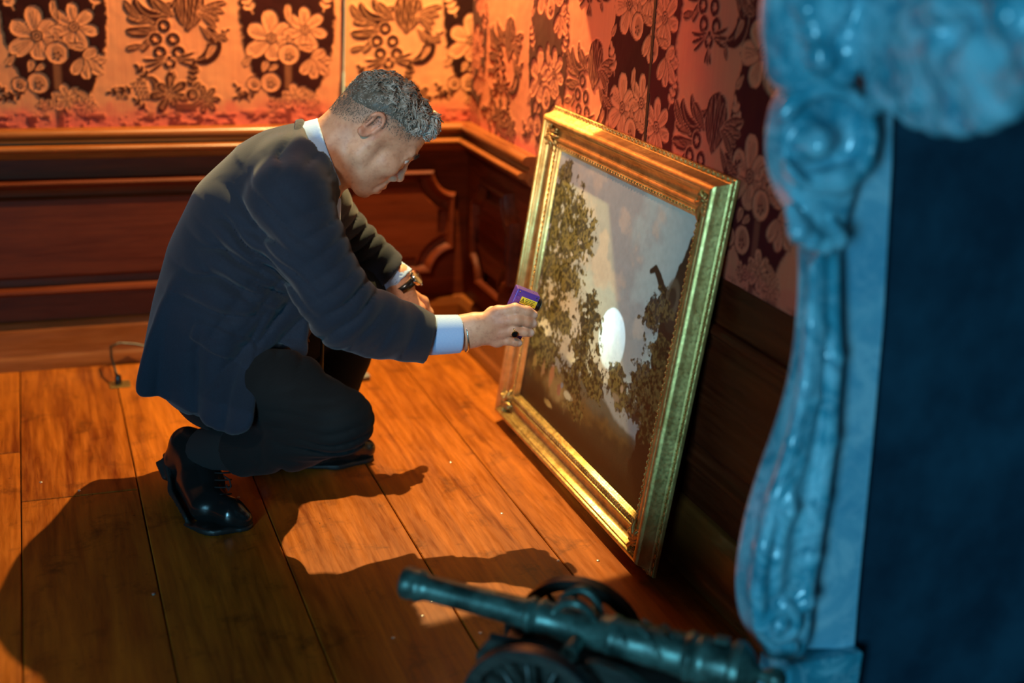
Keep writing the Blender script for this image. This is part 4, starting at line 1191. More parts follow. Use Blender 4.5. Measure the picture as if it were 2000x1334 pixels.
hc((86, 6, 0), 6.5, (92, -8, 0), 7.5, .006); hc((92, -8, 0), 7.5, (99, -24, 0), 9, .006)
he(99.5, -27, 0, 10.5, 9, 10.5, .005)
for s in (-1, 1):
    he(89, -34, s * 12, 11, 7.5, 7, .004)                   # wings
    he(95, -42, s * 6.5, 3.6, 3.4, 2.6, .002, 's')          # nostrils
    hc((88, -27, s * 20), 1.6, (80, -36, s * 21), 1.8, .004, 's')   # crease behind the wing
    he(90, 11, s * 31, 17, 11, 15, .010, 's')               # eye sockets
    B.ball(hd(71.0, 10, s * 31), .0128, .0025)              # eyeball under lids
    hc((83, 17, s * 19), 3.4, (82, 18, s * 31), 3.8, .003); hc((82, 18, s * 31), 3.8, (74, 14, s * 45), 3.4, .003)     # upper lid
    hc((81, 2.5, s * 20), 2.6, (80, 1.5, s * 31), 2.8, .003); hc((80, 1.5, s * 31), 2.8, (74, 5, s * 44), 2.6, .003)   # lower lid
    hc((84, -7, s * 20), 3.5, (74, -4, s * 40), 3.5, .010)
    hc((66, 8, s * 52), 1.2, (56, 12, s * 58), 1.0, .003, 's'); hc((66, 5, s * 52), 1.2, (55, 2, s * 58), 1.0, .003, 's')   # crow's feet
# muzzle and lips
he(78, -60, 0, 14, 24, 27, .014)
for s in (-1, 1):
    hc((92, -61, 0), 4.4, (83, -66, s * 18), 3.0, .005); hc((89, -75, 0), 5.4, (82, -70, s * 17), 3.2, .005)
    hc((97.5, -68.5, 0), 1.3, (86.5, -68.5, s * 21), 1.2, .0015, 's')
    hc((88, -40, s * 24), 1.9, (80, -72, s * 33), 2.2, .010, 's')        # nasolabial fold
he(84, -88, 0, 5, 4, 15, .008, 's')
# ears
for s in (-1, 1):
    E0 = np.array([-19, 15, s * 68])
    for i in range(14):
        def rim(t):
            a = math.radians(-125 + 275 * t)
            return (E0[0] + 2 + 15 * math.cos(a) * (1 if math.sin(a) > 0 else .8) - 4 * (1 - math.sin(a)) * .5 - 3, E0[1] + 27 * math.sin(a), E0[2] + s * (9 - 3 * math.cos(a)))
        hc(rim(i / 14), 3.6, rim((i + 1) / 14), 3.6, .003)
    he(E0[0] - 3, E0[1] - 2, s * 71, 13, 24, 4.5, .005)
    he(E0[0] - 9, E0[1] - 22, s * 75, 7, 8, 4.5, .004)
    he(E0[0] + 1, E0[1] - 3, s * 79, 7, 11, 6, .004, 's')
    hc((E0[0] - 8, E0[1] + 14, s * 77), 2.6, (E0[0] - 10, E0[1] - 8, s * 77), 2.4, .004)
    hc((E0[0] + 11, E0[1] - 8, s * 73), 4, (E0[0] + 10, E0[1] - 1, s * 73), 3, .004)
# neck and the hidden trunk that joins everything up
B.cone(hd(-34, -12), .053, m_(630, 303, 0), .054, .025)
B.cone(hd(2, -36), .040, m_(648, 325, 0), .040, .025)
for s in (-1, 1): B.cone(hd(-20, -10, s * 46), .010, m_(668, 352, s * .018), .010, .014)
trunk = [m_(640, 300), m_(585, 370), m_(500, 500), m_(440, 640), m_(420, 710)]
B.path(trunk, [.055, .07, .07, .07, .07], .02)
# arms inside the sleeves
R_SH, R_EL, R_WR = m_(575, 395, .16), m_(664, 628, .200), m_(893, 652, .128)
L_SH, L_EL, L_WR = m_(615, 405, -.16), m_(672, 500, -.27), m_(778, 538, -.165)
B.path([m_(600, 360), R_SH, R_EL, R_WR], [.05, .045, .030, .022], .015)
B.path([m_(610, 360), L_SH, L_EL, L_WR], [.05, .045, .030, .022], .015)
R_HIP, R_KN, R_AN = m_(440, 735, .075), m_(664, 822, .33), m_(398, 884, .045)
L_HIP, L_KN, L_AN = m_(430, 725, -.09), m_(700, 575, -.17), to_man(at(590, 880, 1, -.775))
B.path([trunk[-1], R_HIP, R_KN, R_AN], [.06, .05, .035, .026], .02)
B.path([trunk[-1], L_HIP, L_KN, L_AN], [.06, .05, .035, .030], .02)

NAILS = []
def finger(S_, pts, r, k=.004):
    P = [np.array(p) for p in pts]; n = len(P)
    rr = [r * (1.04 - .20 * i / (n - 1)) for i in range(n)]
    for i in range(n - 1): S_.cone(P[i], rr[i], P[i + 1], rr[i + 1], k if i else .009)
    for i in range(1, n - 1): S_.ball(P[i] , rr[i] * 1.05, .003)
# right hand: back to the camera, fingers laid along the near side of the torch
WR = np.array(m_(908, 649, .128))
B.cone(m_(893, 650, .128), .0265, WR, .0255, .01); B.cone(m_(900, 636, .128), .021, m_(925, 632, .13), .022, .012); B.cone(m_(900, 664, .126), .0205, m_(925, 658, .128), .021, .012)
MCPr = [m_(972, 610, .134), m_(980, 628, .140), m_(979, 648, .138), m_(970, 666, .131)]
for p, r in zip(MCPr, (.0125, .0125, .012, .0115)):
    B.cone(m_(922, 645, .126), .023, p, r, .012); B.ball(np.array(p) + [0, -.003, .0], r * .82, .006)
finger(B, [MCPr[0], m_(1006, 603, .147), m_(1030, 608, .147), m_(1042, 615, .144)], .0106)
finger(B, [MCPr[1], m_(1010, 624, .153), m_(1030, 628, .151), m_(1041, 632, .147)], .0106)
finger(B, [MCPr[2], m_(1005, 645, .149), m_(1025, 648, .149), m_(1036, 650, .145)], .0100)
finger(B, [MCPr[3], m_(992, 665, .140), m_(1006, 668, .141), m_(1013, 670, .138)], .0090)
finger(B, [m_(930, 632, .112), m_(962, 612, .088), m_(992, 612, .078), m_(1016, 618, .080)], .0125, .008)   # thumb, far side
for p, d in ((m_(1043.5, 613.5, .148), (1, .3)), (m_(1043, 630, .152), (1, .3)), (m_(1038, 648.5, .150), (1, .2)), (m_(1014.5, 669, .143), (1, .2))): NAILS.append((np.array(p), .0062))
# left hand: limp over the knee, back upwards
LW = np.array(L_WR)
B.cone(L_WR, .026, m_(782, 558, -.160), .026, .012)
MCPl = [m_(818, 603, -.148), m_(805, 607, -.140), m_(788, 609, -.138), m_(770, 606, -.142)]
for p, r in zip(MCPl, (.0125, .0128, .0125, .0115)): B.cone(m_(780, 564, -.158), .024, p, r, .014); B.ball(p, r, .006)
finger(B, [MCPl[0], m_(829, 628, -.142), m_(831, 650, -.150), m_(827, 664, -.158)], .0102)
finger(B, [MCPl[1], m_(814, 636, -.130), m_(815, 662, -.138), m_(811, 676, -.147)], .0104)
finger(B, [MCPl[2], m_(794, 638, -.128), m_(795, 662, -.136), m_(792, 676, -.145)], .0100)
finger(B, [MCPl[3], m_(772, 632, -.134), m_(773, 650, -.142), m_(771, 662, -.150)], .0090)
finger(B, [m_(800, 572, -.172), m_(826, 590, -.185), m_(836, 612, -.188), m_(838, 628, -.190)], .0118, .008)
def tendons(d, P):                                                         # knuckle hollows and veins on the back of the hands
    return d - .0006 * (fbm(P, 90, 3, 4) - .5)
Vb, Fb = B.mesh((-.33, -.42, .03), (.50, .34, .84), .0022)
Vb = relax(Vb, Fb, 1, .4)
body = mesh_np('body', Vb, Fb, M_SKIN, man)
# tone map for the skin: stubble fade, lips and ears, nails
def head_coords(V):
    A = np.stack([fv, uv, [0, -K, 0]], 1); return np.linalg.solve(A, (V - H0).T).T
hcd = head_coords(Vb); f_, u_, w_ = hcd.T
hline = np.interp(f_, [-95, -70, -45, -20, 10, 30, 48, 60], [-26, -22, -4, 18, 34, 34, 40, 60])
isheadish = (np.abs(w_) < 95) & (f_ > -110) & (f_ < 120) & (u_ > -120)
stub = np.clip((u_ - hline + 12) / 34, 0, 1) * (f_ < 66) * isheadish * (np.abs(w_) < 78)
beard = np.clip(1.2 - np.hypot((f_ - 62) / 45, (u_ + 78) / 34), 0, 1) * .22 * isheadish
lips = np.exp(-((u_ + 68) / 9) ** 2 - ((f_ - 91) / 9) ** 2) * isheadish
ears = np.clip((np.abs(w_) - 68) / 8, 0, 1) * isheadish * (np.hypot((f_ + 19) / 24, (u_ - 15) / 34) < 1)
cheek_ = .35 * np.exp(-((f_ - 92) / 16) ** 2 - ((u_ + 26) / 14) ** 2) * isheadish
kn = np.zeros(len(Vb))
for p in MCPr + MCPl: kn = np.maximum(kn, .6 * np.exp(-(((Vb - np.array(p)) ** 2).sum(1)) / .016 ** 2))
nl = np.zeros(len(Vb))
for c_, r in NAILS: nl = np.maximum(nl, np.clip(1.6 - np.linalg.norm((Vb - c_), axis=1) / r * 1.2, 0, 1))
tone = np.c_[np.clip(stub * .9 + beard, 0, 1), np.clip(lips * .7 + ears * .45 + cheek_ + kn, 0, 1), np.clip(nl, 0, 1), np.ones(len(Vb))]
body.data.color_attributes.new('tone', 'FLOAT_COLOR', 'POINT').data.foreach_set('color', tone.astype(np.float32).ravel())
# eyes: visible eyeball with iris, lashes line and brow
M_EYE = mat('eye_white', (.72, .68, .62), .15); M_IRIS = mat('grey_blue_iris', (.10, .14, .17), .1); M_BROW = mat('dark_brow_hair', (.035, .024, .017), .7)
for s in (-1, 1):
    eye = lathe('eye', [(.0114 * math.sin(a), -.0114 * math.cos(a)) for a in np.linspace(.05, math.pi - .05, 14)], M_EYE, man, 18, Matrix.Translation(hd(74.0, 9.6, s * 31.5)), 90)
    ip = hd(74.0, 9.6, s * 31.5); g = np.array(fn_) * .97 + np.array(un_) * .06; g /= np.linalg.norm(g)
    q = Vector(g).to_track_quat('Z', 'Y').to_matrix().to_4x4()
    lathe('iris', [(.0058, .0097), (.0056, .0101), (.003, .0113), (.0004, .0118)], M_IRIS, eye, 16, Matrix.Translation(ip) @ q, 90)
Vs, Fs, nv = [], [], 0
for s in (-1, 1):
    for i in range(110):
        t = rng.random(); f0 = 92.0 - 6 * t * t - 2.0 * t + rng.normal(0, .8); u0 = 25 + 5 * math.sin(t * 2.6) + rng.normal(0, 2.0); w0 = s * (10 + 34 * t)
        a = hd(f0 + 1.5, u0, w0); b = hd(f0 + 2.2 - 2 * t, u0 + 2 + rng.normal(0, 1), w0 + s * 5)
        V, F = tube_np([a, (a + b) / 2 + fn_ * .0006, b], [.0007, .0006, .0002], 4); Vs.append(V); Fs.append(F + nv); nv += len(V)
mesh_np('eyebrows', np.concatenate(Vs), np.concatenate(Fs), M_BROW, man)

# --- hair: wavy grey crop, faded at the sides
def hair_mat():
    m = mat('greying_hair', (.16, .14, .12), .45, 0, .4); n = N(m)
    a = n.attr('shade'); n.base(n.ramp(a.outputs['Fac'], [(0, (.05, .040, .030)), (.5, (.20, .175, .14)), (1, (.62, .58, .52))])); return m
M_HAIR = hair_mat()
Hs = Sculpt()
def hel(f, u, w, rf, ru, rw, k=.02): Hs.ell(hd(f, u, w), (rf * K, ru * K, rw * K), HAX, k)
hel(-4, 40, 0, 90, 75, 79); hel(38, 50, 0, 48, 50, 62); hel(58, 88, 0, 25, 20, 42); hel(62, 74, 0, 20, 15, 30)
def hairclip(d, P):
    q = head_coords(P); f, u, w = q.T
    low = np.interp(f, [-95, -70, -45, -20, 10, 30, 48, 62, 80], [6, 8, 22, 42, 50, 46, 50, 66, 66])
    lowc = np.interp(f, [-95, -70, -45, -20, 10, 30, 48, 62, 80], [-10, -8, 6, 30, 44, 46, 56, 70, 66])
    l = lowc + (low - lowc) * np.clip((np.abs(w) - 30) / 25, 0, 1)
    cut = (l - u) * K
    curl = (fbm(q * np.array([1, 1, 1.0]), .075, 3, 3) - .5) * .008 + np.sin(f * .17 + 3 * vnoise(q, .05, 8) + u * .1) * .0016
    return np.maximum(d + curl * np.clip((u - l - 12) / 25, 0, 1) + .0075 * (1 - np.clip((u - l) / 30, 0, 1)) ** 1.5, cut)
Hs.warp(hairclip)
Vh, Fh = Hs.mesh(hd(0, 50) - .17, hd(0, 50) + .17, .0025)
hair = mesh_np('hair', Vh, Fh, M_HAIR, man)
hair.data.attributes.new('shade', 'FLOAT', 'POINT').data.foreach_set('value', (.05 + .25 * fbm(head_coords(Vh), .12, 3, 2)).astype(np.float32))
# locks: thousands of short curved strands rooted on the cap
me_n = np.zeros((len(Vh), 3)); hair.data.vertices.foreach_get('normal', me_n.ravel()) if False else None
nrm = np.array([v.normal[:] for v in hair.data.vertices])
sel = rng.choice(len(Vh), 4200)
Vs, Fs, Sh, nv = [], [], [], 0
hq = head_coords(Vh)
for i in sel:
    f, u, w = hq[i]
    top = np.clip((u - 40) / 50, 0, 1) * .75 + np.clip((f + 20) / 90, 0, 1) * .25
    L = .003 + .015 * top * rng.uniform(.6, 1.2)
    n0 = nrm[i]; fw = fn_ * (.9 if f > 20 else .3) + un_ * .1 + rng.normal(0, .22, 3)
    t = fw - n0 * (fw @ n0); t /= np.linalg.norm(t); b = np.cross(n0, t)
    ph = vnoise(np.array([[f, u, w]]), .045, 5)[0] * 14; cu = 3.2 + rng.uniform(-.4, .4)
    pts = []
    for k in range(5):
        s = k / 4; pts.append(Vh[i] + n0 * (L * (.45 * s - .28 * s * s) + .0003) + t * L * (s * .8) + b * math.sin(ph + s * cu) * L * .42)
    V, F = tube_np(pts, np.array([.0009, .0013, .0012, .0009, .0003]) * (1.15 if top > .4 else .6), 4); Vs.append(V); Fs.append(F + nv); nv += len(V)
    g = np.clip(.20 + .45 * vnoise(np.array([[f, u, w]]), .09, 15)[0] + .22 * rng.random() + .30 * np.clip((f - 10) / 60, 0, 1), 0, 1); Sh.append(np.full(len(V), g))
lk = mesh_np('curls', np.concatenate(Vs), np.concatenate(Fs), M_HAIR, hair)
lk.data.attributes.new('shade', 'FLOAT', 'POINT').data.foreach_set('value', np.concatenate(Sh).astype(np.float32))

# cropped stubble in the fade
nb_ = np.array([v.normal[:] for v in body.data.vertices])
cand = np.nonzero((tone[:, 0] > .25) & (u_ > -40) & (f_ < 64) & isheadish & (beard < .02))[0]
Vs, Fs, nv = [], [], 0
for i in rng.choice(cand, 5200):
    n0 = nb_[i]; t = -un_ * .6 + fn_ * .3 + rng.normal(0, .3, 3); t -= n0 * (t @ n0); t /= np.linalg.norm(t) + 1e-9
    L = .0016 + .0022 * tone[i, 0]
    V, F = tube_np([Vb[i], Vb[i] + n0 * .0007 + t * L * .6, Vb[i] + n0 * .0009 + t * L], [.00038, .00034, .0001], 3, False); Vs.append(V); Fs.append(F + nv); nv += len(V)
st_ = mesh_np('stubble', np.concatenate(Vs), np.concatenate(Fs), M_HAIR, hair)
st_.data.attributes.new('shade', 'FLOAT', 'POINT').data.foreach_set('value', np.full(nv, .22, np.float32))
# ------------------------------------------------------------------ clothes
def folds(lst):
    def fn(d, P):
        for c, dr, lam, amp, R, sd in lst:
            q = P - np.array(c); g = np.exp(-(q ** 2).sum(1) / R ** 2)
            idx = np.nonzero(g > .02)[0]
            if len(idx) == 0: continue
            ph = (q[idx] @ np.array(dr)) / lam * 6.283 + 3.5 * vnoise(q[idx] + 5, 14, sd)
            d[idx] += 1.9 * amp * g[idx] * ((1 - np.abs(np.sin(ph * .5))) ** 1.6 - .15)
        return d
    return fn
def dirpx(a, b, w=0.0):
    v = np.array(m_(*b, w)) - np.array(m_(*a, w)); return v / np.linalg.norm(v)
def cutplane(S_, c, n, R):
    c = np.array(c); n = np.array(n) / np.linalg.norm(n)
    S_.func('s', lambda P: np.maximum(-((P - c) @ n), np.linalg.norm(P - c, axis=1) - R), c - R, c + R, .002)
# --- jacket
J = Sculpt()
SYT = 1.42
def tc(px, py, r): return np.array(m_(px, py, 0)), r * .00098
spine = [(612, 318, 74), (566, 372, 122), (510, 450, 140), (474, 530, 143), (448, 610, 140), (425, 680, 136)]
for (a, b) in zip(spine[:-1], spine[1:]):
    J.cone(tc(*a)[0], tc(*a)[1], tc(*b)[0], tc(*b)[1], .03, 'u', SYT * (.92 if a[1] < 400 else 1.0))
J.cone(m_(520, 600, 0), .095, m_(492, 650, 0), .105, .03, 'u', 1.35)                   # front of the jacket over the belly
# skirt of the jacket, cut from the side outline
_skw = lambda x: float(np.interp(x, [262, 330, 420, 505, 606], [.16, .19, .245, .295, .15]))
sk = chaikin([(m_(x, y, _skw(x))[0], m_(x, y, _skw(x))[2]) for x, y in [(330, 560), (288, 650), (262, 752), (270, 776), (302, 780), (372, 815), (428, 848), (470, 846), (496, 828), (502, 775), (508, 716), (545, 692), (588, 698), (606, 676), (604, 600), (520, 540), (420, 520)]], 2)
SKX = [m_(330, 750, .18)[0], m_(420, 750, .18)[0], m_(505, 750, .25)[0]]
def skirt(P):
    d2 = poly_sdf(P[:, [0, 2]], sk) + .012
    yw = np.interp(P[:, 2], [.02, .12, .22, .35, .5], [.195, .19, .185, .17, .15])
    yn = yw + np.interp(P[:, 0], SKX, [.012, .085, .155]) * np.interp(P[:, 2], [.05, .10, .29, .38], [1, 1, 1, .1])   # near side drapes out over the thigh
    dy = np.where(P[:, 1] < 0, -P[:, 1] - yn, P[:, 1] - yw) + .03
    return np.hypot(np.maximum(d2, 0), np.maximum(dy, 0) * .8) + np.minimum(np.maximum(d2, dy), 0) - .012
J.func('u', skirt, (sk[:, 0].min(), -.38, sk[:, 1].min()), (sk[:, 0].max(), .2, sk[:, 1].max()), .022)
# shoulders and sleeves
J.cone(m_(578, 340, .09), .070, m_(570, 388, .160), .070, .035); J.cone(m_(590, 345, -.10), .070, m_(612, 400, -.165), .070, .03)
JR = [m_(568, 394, .165), m_(600, 478, .195), m_(648, 572, .212), m_(676, 612, .212), m_(735, 634, .185), m_(790, 648, .157), m_(842, 664, .136)]
for i, (ra, rb) in enumerate(zip([.072, .069, .066, .065, .061, .053], [.069, .066, .065, .061, .053, .0475])):
    J.cone(JR[i], ra, JR[i + 1], rb, .022 if i == 0 else .014, 'u')
JL = [m_(612, 402, -.165), m_(655, 465, -.235), m_(690, 512, -.245), m_(735, 528, -.205), m_(770, 540, -.172)]
for i, (ra, rb) in enumerate(zip([.078, .068, .062, .054], [.068, .062, .054, .046])): J.cone(JL[i], ra, JL[i + 1], rb, .016)
J.cone(m_(680, 445, -.20), .040, m_(745, 508, -.185), .036, .014)
# cut sleeve ends cleanly
cutplane(J, m_(838, 664, .136), dirpx((780, 655), (838, 668), .14), .075)
cutplane(J, m_(763, 531, -.174), dirpx((735, 520), (778, 552), -.17), .07)
# open front: hollow between the fronts for shirt and tie
J.cone(m_(664, 470, 0), .040, m_(628, 640, 0), .036, .01, 's', .9)
J.cone(m_(668, 388, 0), .050, m_(680, 450, 0), .036, .01, 's', 2.1)
J.cone(m_(632, 300, 0), .062, m_(700, 280, 0), .075, .008, 's'); cutplane(J, m_(619, 308, 0), np.array(m_(632 + 94, 302 - 33, 0)) - np.array(m_(632, 302, 0)), .115)
# back vent and the pocket flap
vent = [m_(320, 604, .168), m_(306, 680, .200), m_(286, 790, .206)]
for i in range(2): J.cone(vent[i], .003 + .006 * i, vent[i + 1], .009 + .004 * i, .004, 's')
flap = np.array([(m_(x, y, .175)[0], m_(x, y, .175)[2]) for x, y in [(374, 640), (388, 616), (446, 634), (503, 662), (495, 702), (488, 706), (430, 684), (370, 660)]])
flp = chaikin(flap, 1)
def pocket(d, P):
    e = poly_sdf(P[:, [0, 2]], flp)
    return d - .0042 * np.clip(.5 - e / .003, 0, 1) * (P[:, 1] < -.06) + .002 * np.exp(-(e / .0022) ** 2) * (P[:, 1] < -.06)
J.warp(pocket, (flp[:, 0].min() - .01, -.3, flp[:, 1].min() - .01), (flp[:, 0].max() + .01, -.05, flp[:, 1].max() + .01))
J.warp(folds([
    (m_(655, 450, .24), dirpx((600, 430), (640, 500), .2), .034, .0040, .060, 1),
    (m_(690, 590, .25), dirpx((650, 540), (720, 640), .2), .030, .0060, .055, 2),
    (m_(640, 660, .25), dirpx((600, 620), (680, 690), .2), .044, .0035, .060, 3),
    (m_(760, 650, .20), dirpx((720, 630), (800, 665), .2), .044, .0028, .060, 4),
    (m_(500, 470, .19), dirpx((470, 520), (540, 430), .2), .042, .0085, .085, 5),
    (m_(560, 540, .20), dirpx((530, 580), (590, 500), .2), .034, .0080, .070, 6),
    (m_(430, 540, .19), dirpx((430, 600), (450, 500), .2), .055, .0070, .100, 7),
    (m_(560, 320, .13), dirpx((520, 300), (590, 350), .13), .040, .0060, .060, 8),
    (m_(480, 690, .19), dirpx((430, 660), (520, 730), .19), .060, .0060, .080, 9),
    (m_(400, 760, .20), dirpx((340, 760), (460, 770), .2), .065, .0080, .090, 10),
    (m_(470, 800, .20), dirpx((440, 770), (500, 840), .2), .045, .0065, .060, 11),
    (m_(700, 470, -.16), dirpx((670, 430), (740, 510), -.18), .028, .0085, .060, 12),
    (m_(560, 620, .17), dirpx((520, 600), (590, 660), .17), .040, .0050, .070, 13)]))
def seams(d, P):
    # armhole seam line round the shoulder
    c = np.array(m_(574, 420, .172)); n = dirpx((560, 380), (620, 480), .18) * .85 + np.array([0, -.5, 0]); n /= np.linalg.norm(n)
    q = P - c; near = np.exp(-(q ** 2).sum(1) / .11 ** 2)
    return d + .0022 * near * np.exp(-((q @ n + .012) / .0028) ** 2) * (P[:, 1] < -.08)
J.warp(seams)
Vj2, Fj2 = J.mesh((-.42, -.40, .02), (.33, .36, .83), .0038)
Vj2 = relax(Vj2, Fj2, 1, .5)
jacket = mesh_np('jacket', Vj2, Fj2, M_SUIT, man); jacket['label'] = 'dark navy checked suit jacket'
# jacket collar and lapels
def ring_shell(S_, c, ax, ra, rb, h0, h1, th, k=.004, lean=0.0, front=None):
    """open collar: shell round axis ax at c; front(P-coords)->extra drop"""
    c = np.array(c); ax = np.array(ax) / np.linalg.norm(ax); yv = np.array([0, 1.0, 0]); fv_ = np.cross(yv, ax); fv_ /= np.linalg.norm(fv_)
    def fn(P):
        q = P - c; a = q @ ax; x = q @ fv_; y = q @ yv
        rr = np.hypot(x / ra, y / rb)
        sc = 1 + lean * a
        d = np.abs(rr - sc) * (ra + rb) / 2 - th
        lo, hi = h0, h1
        if front is not None: lo, hi = front(x / ra, y / rb, h0, h1)
        return np.maximum(d, np.maximum(a - hi, lo - a))
    R = max(ra, rb) * 1.4 + .02
    S_.func('u', fn, c - R - .03, c + R + .03, k)
NAX = np.array(m_(632 + 94, 302 - 33, 0)) - np.array(m_(632, 302, 0)); NAX /= np.linalg.norm(NAX)
JC = Sculpt()
ring_shell(JC, m_(612, 310, 0), NAX, .0735, .0830, -.024, .010, .0050, .004, -2.0, lambda x, y, a, b: (a + np.where(x > 0, -.012, 0) - .010 * np.abs(y) + .018 * np.clip(-x, 0, 1), b - .030 * np.abs(y) ** 1.5))
for s in (-1, 1):                                                     # lapels running down the chest
    pts = [m_(632, 372, s * .066), m_(640, 420, s * .070), m_(646, 480, s * .062), m_(640, 560, s * .050), m_(618, 640, s * .040)]
    for i in range(4): JC.cone(pts[i], .016 - .002 * i, pts[i + 1], .014 - .002 * i, .006, 'u', 1.0)
    pts = [m_(612, 366, s * .090), m_(622, 420, s * .100), m_(630, 470, s * .088)]
    for i in range(2): JC.cone(pts[i], .014, pts[i + 1], .011, .012)
Vc2, Fc2 = JC.mesh((-.15, -.16, .28), (.20, .16, .83), .0032)
mesh_np('lapels', relax(Vc2, Fc2, 2, .5), Fc2, M_SUIT, jacket)
# sleeve buttons, front button
def disc(name, c, n, r, t, mt, parent, seg=14):
    q = Vector(n).to_track_quat('Z', 'Y').to_matrix().to_4x4()
    return lathe(name, [(r * .98, 0), (r, t * .5), (r * .85, t), (r * .45, t * .8), (r * .05, t * .75)], mt, parent, seg, Matrix.Translation(Vector(c)) @ q)
M_BUTTON = mat('dark_horn_button', (.015, .016, .018), .25)
for x, y in ((764, 682), (775, 685), (786, 688), (797, 690)): disc('sleeve_button', m_(x, y, .172), (.1, -.85, -.5), .0055, .0030, M_BUTTON, jacket)
disc('front_button', m_(597, 667, .115), (.4, -.8, -.3), .008, .004, M_BUTTON, jacket)

# --- trousers
T = Sculpt()
T.cone(m_(425, 700, 0), .105, m_(432, 738, 0), .10, .03, 'u', 1.35)
T.path([R_HIP, m_(560, 770, .22), R_KN], [.086, .073, .058], .03)
T.path([R_KN, m_(575, 858, .235), m_(470, 880, .125)], [.057, .056, .052], .014)
T.path([L_HIP, m_(560, 640, -.13), L_KN], [.098, .080, .062], .03)
T.path([L_KN, m_(668, 690, -.165), to_man(at(622, 830, 1, -.78))], [.060, .060, .058], .014)
T.cone(to_man(at(622, 830, 1, -.78)), .060, to_man(at(600, 872, 1, -.775)), .058, .01)
T.warp(folds([
    (m_(655, 850, .33), dirpx((620, 800), (650, 900), .3), .022, .0085, .060, 21),
    (m_(600, 830, .28), dirpx((600, 800), (610, 860), .25), .035, .0070, .060, 22),
    (m_(560, 900, .20), dirpx((500, 880), (600, 900), .2), .040, .0060, .06, 23),
    (m_(600, 730, .22), dirpx((540, 720), (640, 750), .2), .050, .0040, .07, 24)]))
cutplane(T, m_(472, 882, .125), np.array(m_(470, 884, .12)) - np.array(m_(575, 850, .235)), .08)
Vt, Ft = T.mesh((-.36, -.44, .02), (.24, .30, .55), .0042)
trs = mesh_np('trousers', relax(Vt, Ft, 1, .5), Ft, M_TROU, man); trs['label'] = 'black wool trousers'
# socks
tube('sock', [m_(520, 870, .175), m_(460, 876, .115), m_(405, 876, .05), m_(382, 900, .03)], [.043, .044, .043, .038], M_SOCK, man, 18)
tube('sock', [to_man(at(600, 860, 1, -.775)), to_man(at(595, 885, 1, -.775))], .045, M_SOCK, man, 18)

# --- shirt: collar, cuffs and front
SH = Sculpt()
ring_shell(SH, m_(634, 303, 0), NAX, .0660, .0665, -.024, .0125, .0040, .002, -1.2, lambda x, y, a, b: (a - .020 * np.exp(-((np.abs(y) - .55) / .45) ** 2) * (x > 0), b + 0 * x))
SH.cone(m_(630, 392, 0), .036, m_(616, 480, 0), .046, .01, 'u', 1.2); SH.cone(m_(616, 480, 0), .046, m_(590, 600, 0), .052, .02, 'u', 1.2)
def cuff(S_, a, b, ra, rb, sy=.86):
    S_.cone(a, ra, b, rb, .002, 'u', sy)
    d = np.array(b) - np.array(a); d /= np.linalg.norm(d)
    S_.cone(np.array(b) - d * .002, rb - .004, np.array(b) + d * .03, rb, .001, 's', sy); cutplane(S_, np.array(b) - d * .001, d, .055)
cuff(SH, m_(828, 655, .140), m_(899, 652, .128), .0390, .0370, .95)
cuff(SH, m_(757, 529, -.176), m_(783, 553, -.165), .034, .0385, .95)
Vs2, Fs2 = SH.mesh((-.12, -.25, .25), (.36, .26, .83), .0026)
shirt = mesh_np('shirt', relax(Vs2, Fs2, 1, .4), Fs2, M_SHIRT, man); shirt['label'] = 'white shirt with cuffs and collar showing'
disc('cuff_button', m_(847, 687, .155), (.1, -.8, -.6), .0045, .0022, M_SHIRT, shirt)

# --- tie: knot and striped blade hanging clear of the chest
M_TIE = mat('green_striped_silk', (.05, .16, .11), .4); _n = N(M_TIE)
_s = _n.t.nodes.new('ShaderNodeSeparateXYZ'); _n.l(_n.coord('Object', (1, 1, 1), (0, 0, 0), (0, 0, 0)), _s.inputs[0])
_w = _n.math('FRACT', _n.math('MULTIPLY', _n.math('ADD', _s.outputs[1], 1.0), 62.0))
_n.base(_n.ramp(_w, [(.0, (.16, .055, .018)), (.30, (.16, .055, .018)), (.32, (.02, .045, .035)), (.62, (.03, .14, .09)), (.66, (.02, .045, .035))], 'CONSTANT'))
path = [m_(648, 380, .004), m_(655, 420, .0), m_(652, 500, .0), m_(638, 590, .004), m_(629, 650, .006), m_(627, 735, .006)]
wd = [.010, .016, .020, .026, .030, .032]
bm = bmesh.new(); rows = []
for p, w0 in zip(path, wd):
    p = Vector(p); rows.append([bm.verts.new(p + Vector((dx, dy, 0))) for dx, dy in ((-.0025, -w0), (.0030, -w0 * .98), (.0045, 0), (.0030, w0 * .98), (-.0025, w0))])
for a, b in zip(rows[:-1], rows[1:]):
    for i in range(5): bm.faces.new([a[i], a[(i + 1) % 5], b[(i + 1) % 5], b[i]])
tip = bm.verts.new(Vector(path[-1]) + Vector((0, 0, -.03)))
for i in range(5): bm.faces.new([rows[-1][i], rows[-1][(i + 1) % 5], tip])
bm.faces.new(rows[0])
tie = bm_obj('tie', bm, M_TIE, man, True)
KT = Sculpt(); KT.cone(m_(646, 362, .0), .020, m_(655, 392, 0), .014, .004); KT.cone(m_(644, 364, .014), .015, m_(651, 386, .008), .011, .006)
Vk, Fk = KT.mesh(np.array(m_(638, 384, 0)) - .05, np.array(m_(638, 384, 0)) + .05, .0028)
mesh_np('knot', Vk, Fk, M_TIE, tie)

